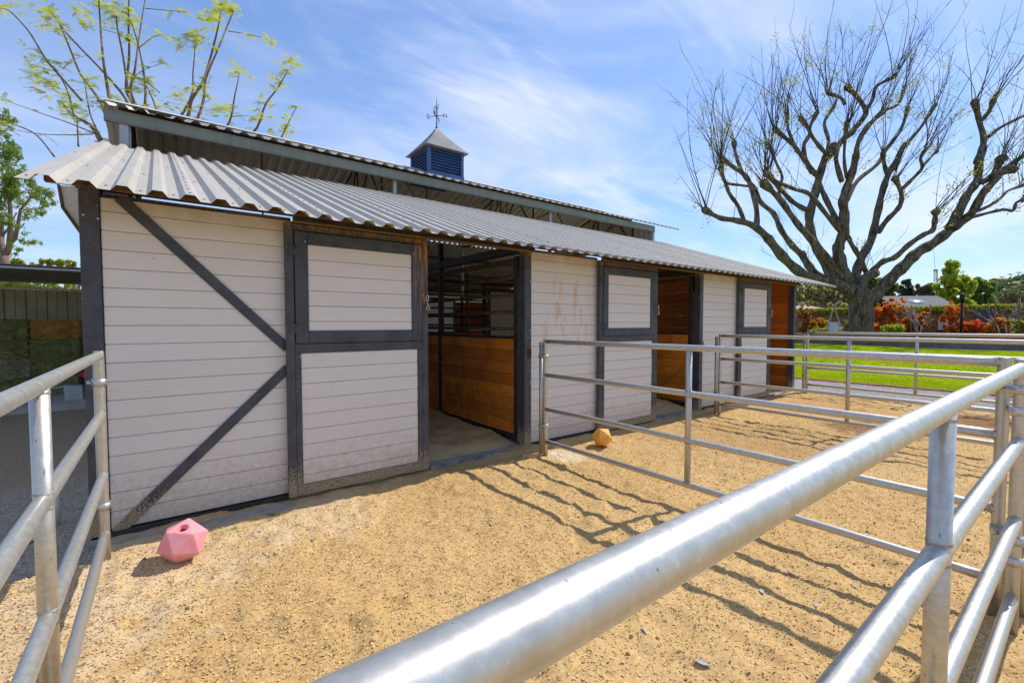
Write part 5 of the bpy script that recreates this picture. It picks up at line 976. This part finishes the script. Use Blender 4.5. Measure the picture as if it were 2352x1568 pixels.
# ---------------------------------------------------------------- houses, hill
hp = gz(at(2092, 735, 44)); H = thing('grey_house', 'low grey house with shingle roof and skylight behind the garden wall', 'house', hp, rz=math.atan2(RGT.y, RGT.x)+R(-8)); s = 44/FM
e0, e1, r0 = 1.42+(744-706)*s, 1.42+(744-688)*s, 0
MB().box(-2.55, 2.25, -2.0, 2.4, 0, e0).build('wall', 'greywall', H)
m = MB(); m.prism([(-2.35, e0-.08), (.3, e1+.30), (2.7, e0-.08), (2.7, e0-.0), (.3, e1+.39), (-2.35, e0)], lambda p, d: (d, p[0], p[1]), -2.75, 2.4); rfo = m.build('roof', 'shingle', H)
m = MB(); m.prism([(-2.0, e0), (.3, e1+.26), (2.4, e0)], lambda p, d: (d, p[0], p[1]), 2.02, 2.251); m.build('gable', 'greywall', H)
wv_ = MB().cbox(1.55, 1.95, -2.04, -2.005, e0-1.0, e0-.25, .01).build('window', 'white', H); MB().cbox(1.62, 1.88, -2.05, -2.041, e0-.94, e0-.31, .004).build('pane', 'glass', wv_)
m = MB()
sk0 = Vector((-.35, -1.1, e0+.40)); k = MB()
for i in range(7):
    t_ = i/6*math.pi/2; hw = .85*math.cos(t_)+.02; hd = .62*math.cos(t_)+.02; z = .06+.26*math.sin(t_); base_i = len(k.V); k.V += [tuple(sk0+Vector((math.cos(a)*hw, math.sin(a)*hd, z+.30*math.sin(a)*hd))) for a in np.linspace(0, 6.283, 25)[:-1]]
    if i:
        for j in range(24): k.face((base_i-24+j, base_i-24+(j+1) % 24, base_i+(j+1) % 24, base_i+j), True)
sk = k.build('skylight', 'dome', rfo); MB().prism([(-1.0, -.72), (1.0, -.72), (1.0, .72), (-1.0, .72)], lambda p, d: tuple(sk0+Vector((p[0], p[1], d+.33*p[1]))), -.12, .05).build('curb', 'white', sk)
gp = gz(at(1842, 735, 34)); G_ = thing('garden_gazebo', 'grey tiled gazebo roof peeking over the wall beside the barn end', 'gazebo', gp, rz=math.atan2(RGT.y, RGT.x)); s = 34/FM; zt, zb = 1.42+(744-689)*s, 1.42+(744-710)*s
m = MB(); m.V = [(-1.2, -1.2, zb), (1.2, -1.2, zb), (1.2, 1.2, zb), (-1.2, 1.2, zb), (-.2, -.2, zb+(zt-zb)*.45), (.2, -.2, zb+(zt-zb)*.45), (.2, .2, zb+(zt-zb)*.45), (-.2, .2, zb+(zt-zb)*.45), (0, 0, zt)]
for a in range(4): b = (a+1) % 4; m.face((a, b, 4+b, 4+a)); m.face((4+a, 4+b, 8))
m.face((3, 2, 1, 0)); m.build('roof', 'tile', G_); MB().cbox(-1.21, 1.21, -1.21, 1.21, zb-.09, zb-.003, .01).build('eave_board', 'white', G_)
for a in (-1, 1):
    for b in (-1, 1): MB().cbox(a-.05, a+.05, b-.05, b+.05, 0, zb-.092, .005).build('post', 'white', G_)
rp = gz(at(2330, 735, 60)); H2 = thing('far_house', 'low brown-roofed house behind the wall at the right edge', 'house', rp, rz=math.atan2(RGT.y, RGT.x)); s = 60/FM; zb, zt = 1.42+(744-712)*s, 1.42+(744-701)*s
MB().box(-3, 4, -2, 2, 0, zb).build('wall', 'greywall', H2); MB().prism([(-2.5, zb-.05), (0, zt), (2.5, zb-.05)], lambda p, d: (d, p[0], p[1]), -3.4, 4.4).build('roof', 'tile', H2)
# hill: a real ridge some 300 to 450 m away
def ridge(az):   # az in photo px, height in photo px above the horizon at the ridge
    k = [(-600, 20), (600, 30), (1500, 70), (1830, 84), (1900, 82), (1980, 66), (2040, 52), (2150, 44), (2240, 40), (2275, 62), (2300, 92), (2330, 100), (2360, 104), (2500, 120), (3200, 110), (4500, 60)]
    for (a, b), (c, d) in zip(k, k[1:]):
        if a <= az <= c: t = (az-a)/(c-a); t = t*t*(3-2*t); return b+(d-b)*t
    return 30
V_, nx = [], 0; azs = np.linspace(600, 3400, 180); RR = [150, 190, 230, 270, 310, 340, 370, 400, 470, 600]
for j, rr in enumerate(RR):
    for az in azs:
        f = smooth01((rr-150)/220) if rr <= 370 else max(0, 1-(rr-370)/260); h = ridge(az)*370/FM*1.0*f; p = at(az, 743.7, rr); d = p-CAM; d.z = 0
        V_.append((p.x, p.y, 1.0+h+(3.*math.sin(az*.05+j)+2*math.sin(az*.13+j*2))*min(f, .5)*.5*(0 if rr == 370 else 1)-3*(1-f)))
I = np.arange(len(V_)).reshape(len(RR), len(azs)); F = np.stack([I[:-1, :-1], I[:-1, 1:], I[1:, 1:], I[1:, :-1]], -1).reshape(-1, 4); tag(link('hill', npmesh('hill', V_, F, 'hill', True)), kind='structure')
C = []
for q in range(900):
    az = random.uniform(1780, 2420); rr = random.uniform(230, 372); f = smooth01((rr-150)/220); p = at(az, 743.7, rr); C.append((p.x, p.y, 1.0+ridge(az)*370/FM*f+.6-3*(1-f), random.uniform(1.0, 3.2)))
pts_ = np.concatenate([np.array(c[:3])+rdir(22)*c[3]*np.array([1, 1, .7])*(.5+.5*rng.random((22, 1))) for c in C]); V, F = leaves(pts_, 1.0, 0, .7); tag(link('hill_scrub', npmesh('hill_scrub', V, F, 'scrub')), 'green scrub covering the distant hillside', 'scrub', kind='stuff')
vp = at(2310, 743.7, 366); vp.z = 1+ridge(2310)*370/FM-1.5; vl = thing('hilltop_villa', 'long pink stucco villa on the distant hilltop at right', 'house', vp, rz=math.atan2(RGT.y, RGT.x)); MB().box(-11, 16, -4, 4, 0, 3.6).build('wall', 'stucco', vl); MB().prism([(-5, 3.6), (0, 5.2), (5, 3.6)], lambda p, d: (d, p[0], p[1]), -11.6, 16.6).build('roof', 'coping', vl)
for k in range(7): MB().box(-9.4+k*3.4, -8.2+k*3.4, -4.08, -4.005, .9, 2.6).build('window', 'glass', vl)
for k, (x, l) in enumerate(((2283, 'far palm tree left of the hilltop villa'), (2297, 'far palm tree at the left end of the villa'), (2317, 'far palm tree in front of the middle of the villa'), (2335, 'far palm tree at the right end of the villa'))):
    p = at(x, 743.7, 358); p.z = 1+ridge(x)*370/FM-2.5; t = thing('palm_tree', l, 'palm', p, 'palms on the hilltop'); MB().tube([(0, 0, 0), (.2, 0, 4), (.2, 0, 7.2)], [.35, .28, .25], 7).build('trunk', 'bark2', t); m = MB()
    for a in np.linspace(0, 6.28, 15)[:-1]: d = Vector((math.cos(a), math.sin(a), 0)); sdv = Vector((-d.y, d.x, 0))*.25; up = Vector((.2, 0, 7.2)); q1 = up+d*1.3+Vector((0, 0, random.uniform(.2, .9))); q2 = up+d*2.4+Vector((0, 0, random.uniform(-1.0, .1))); m.poly([up, q1+sdv, q2, q1-sdv])
    m.build('fronds', 'dgreen', t)
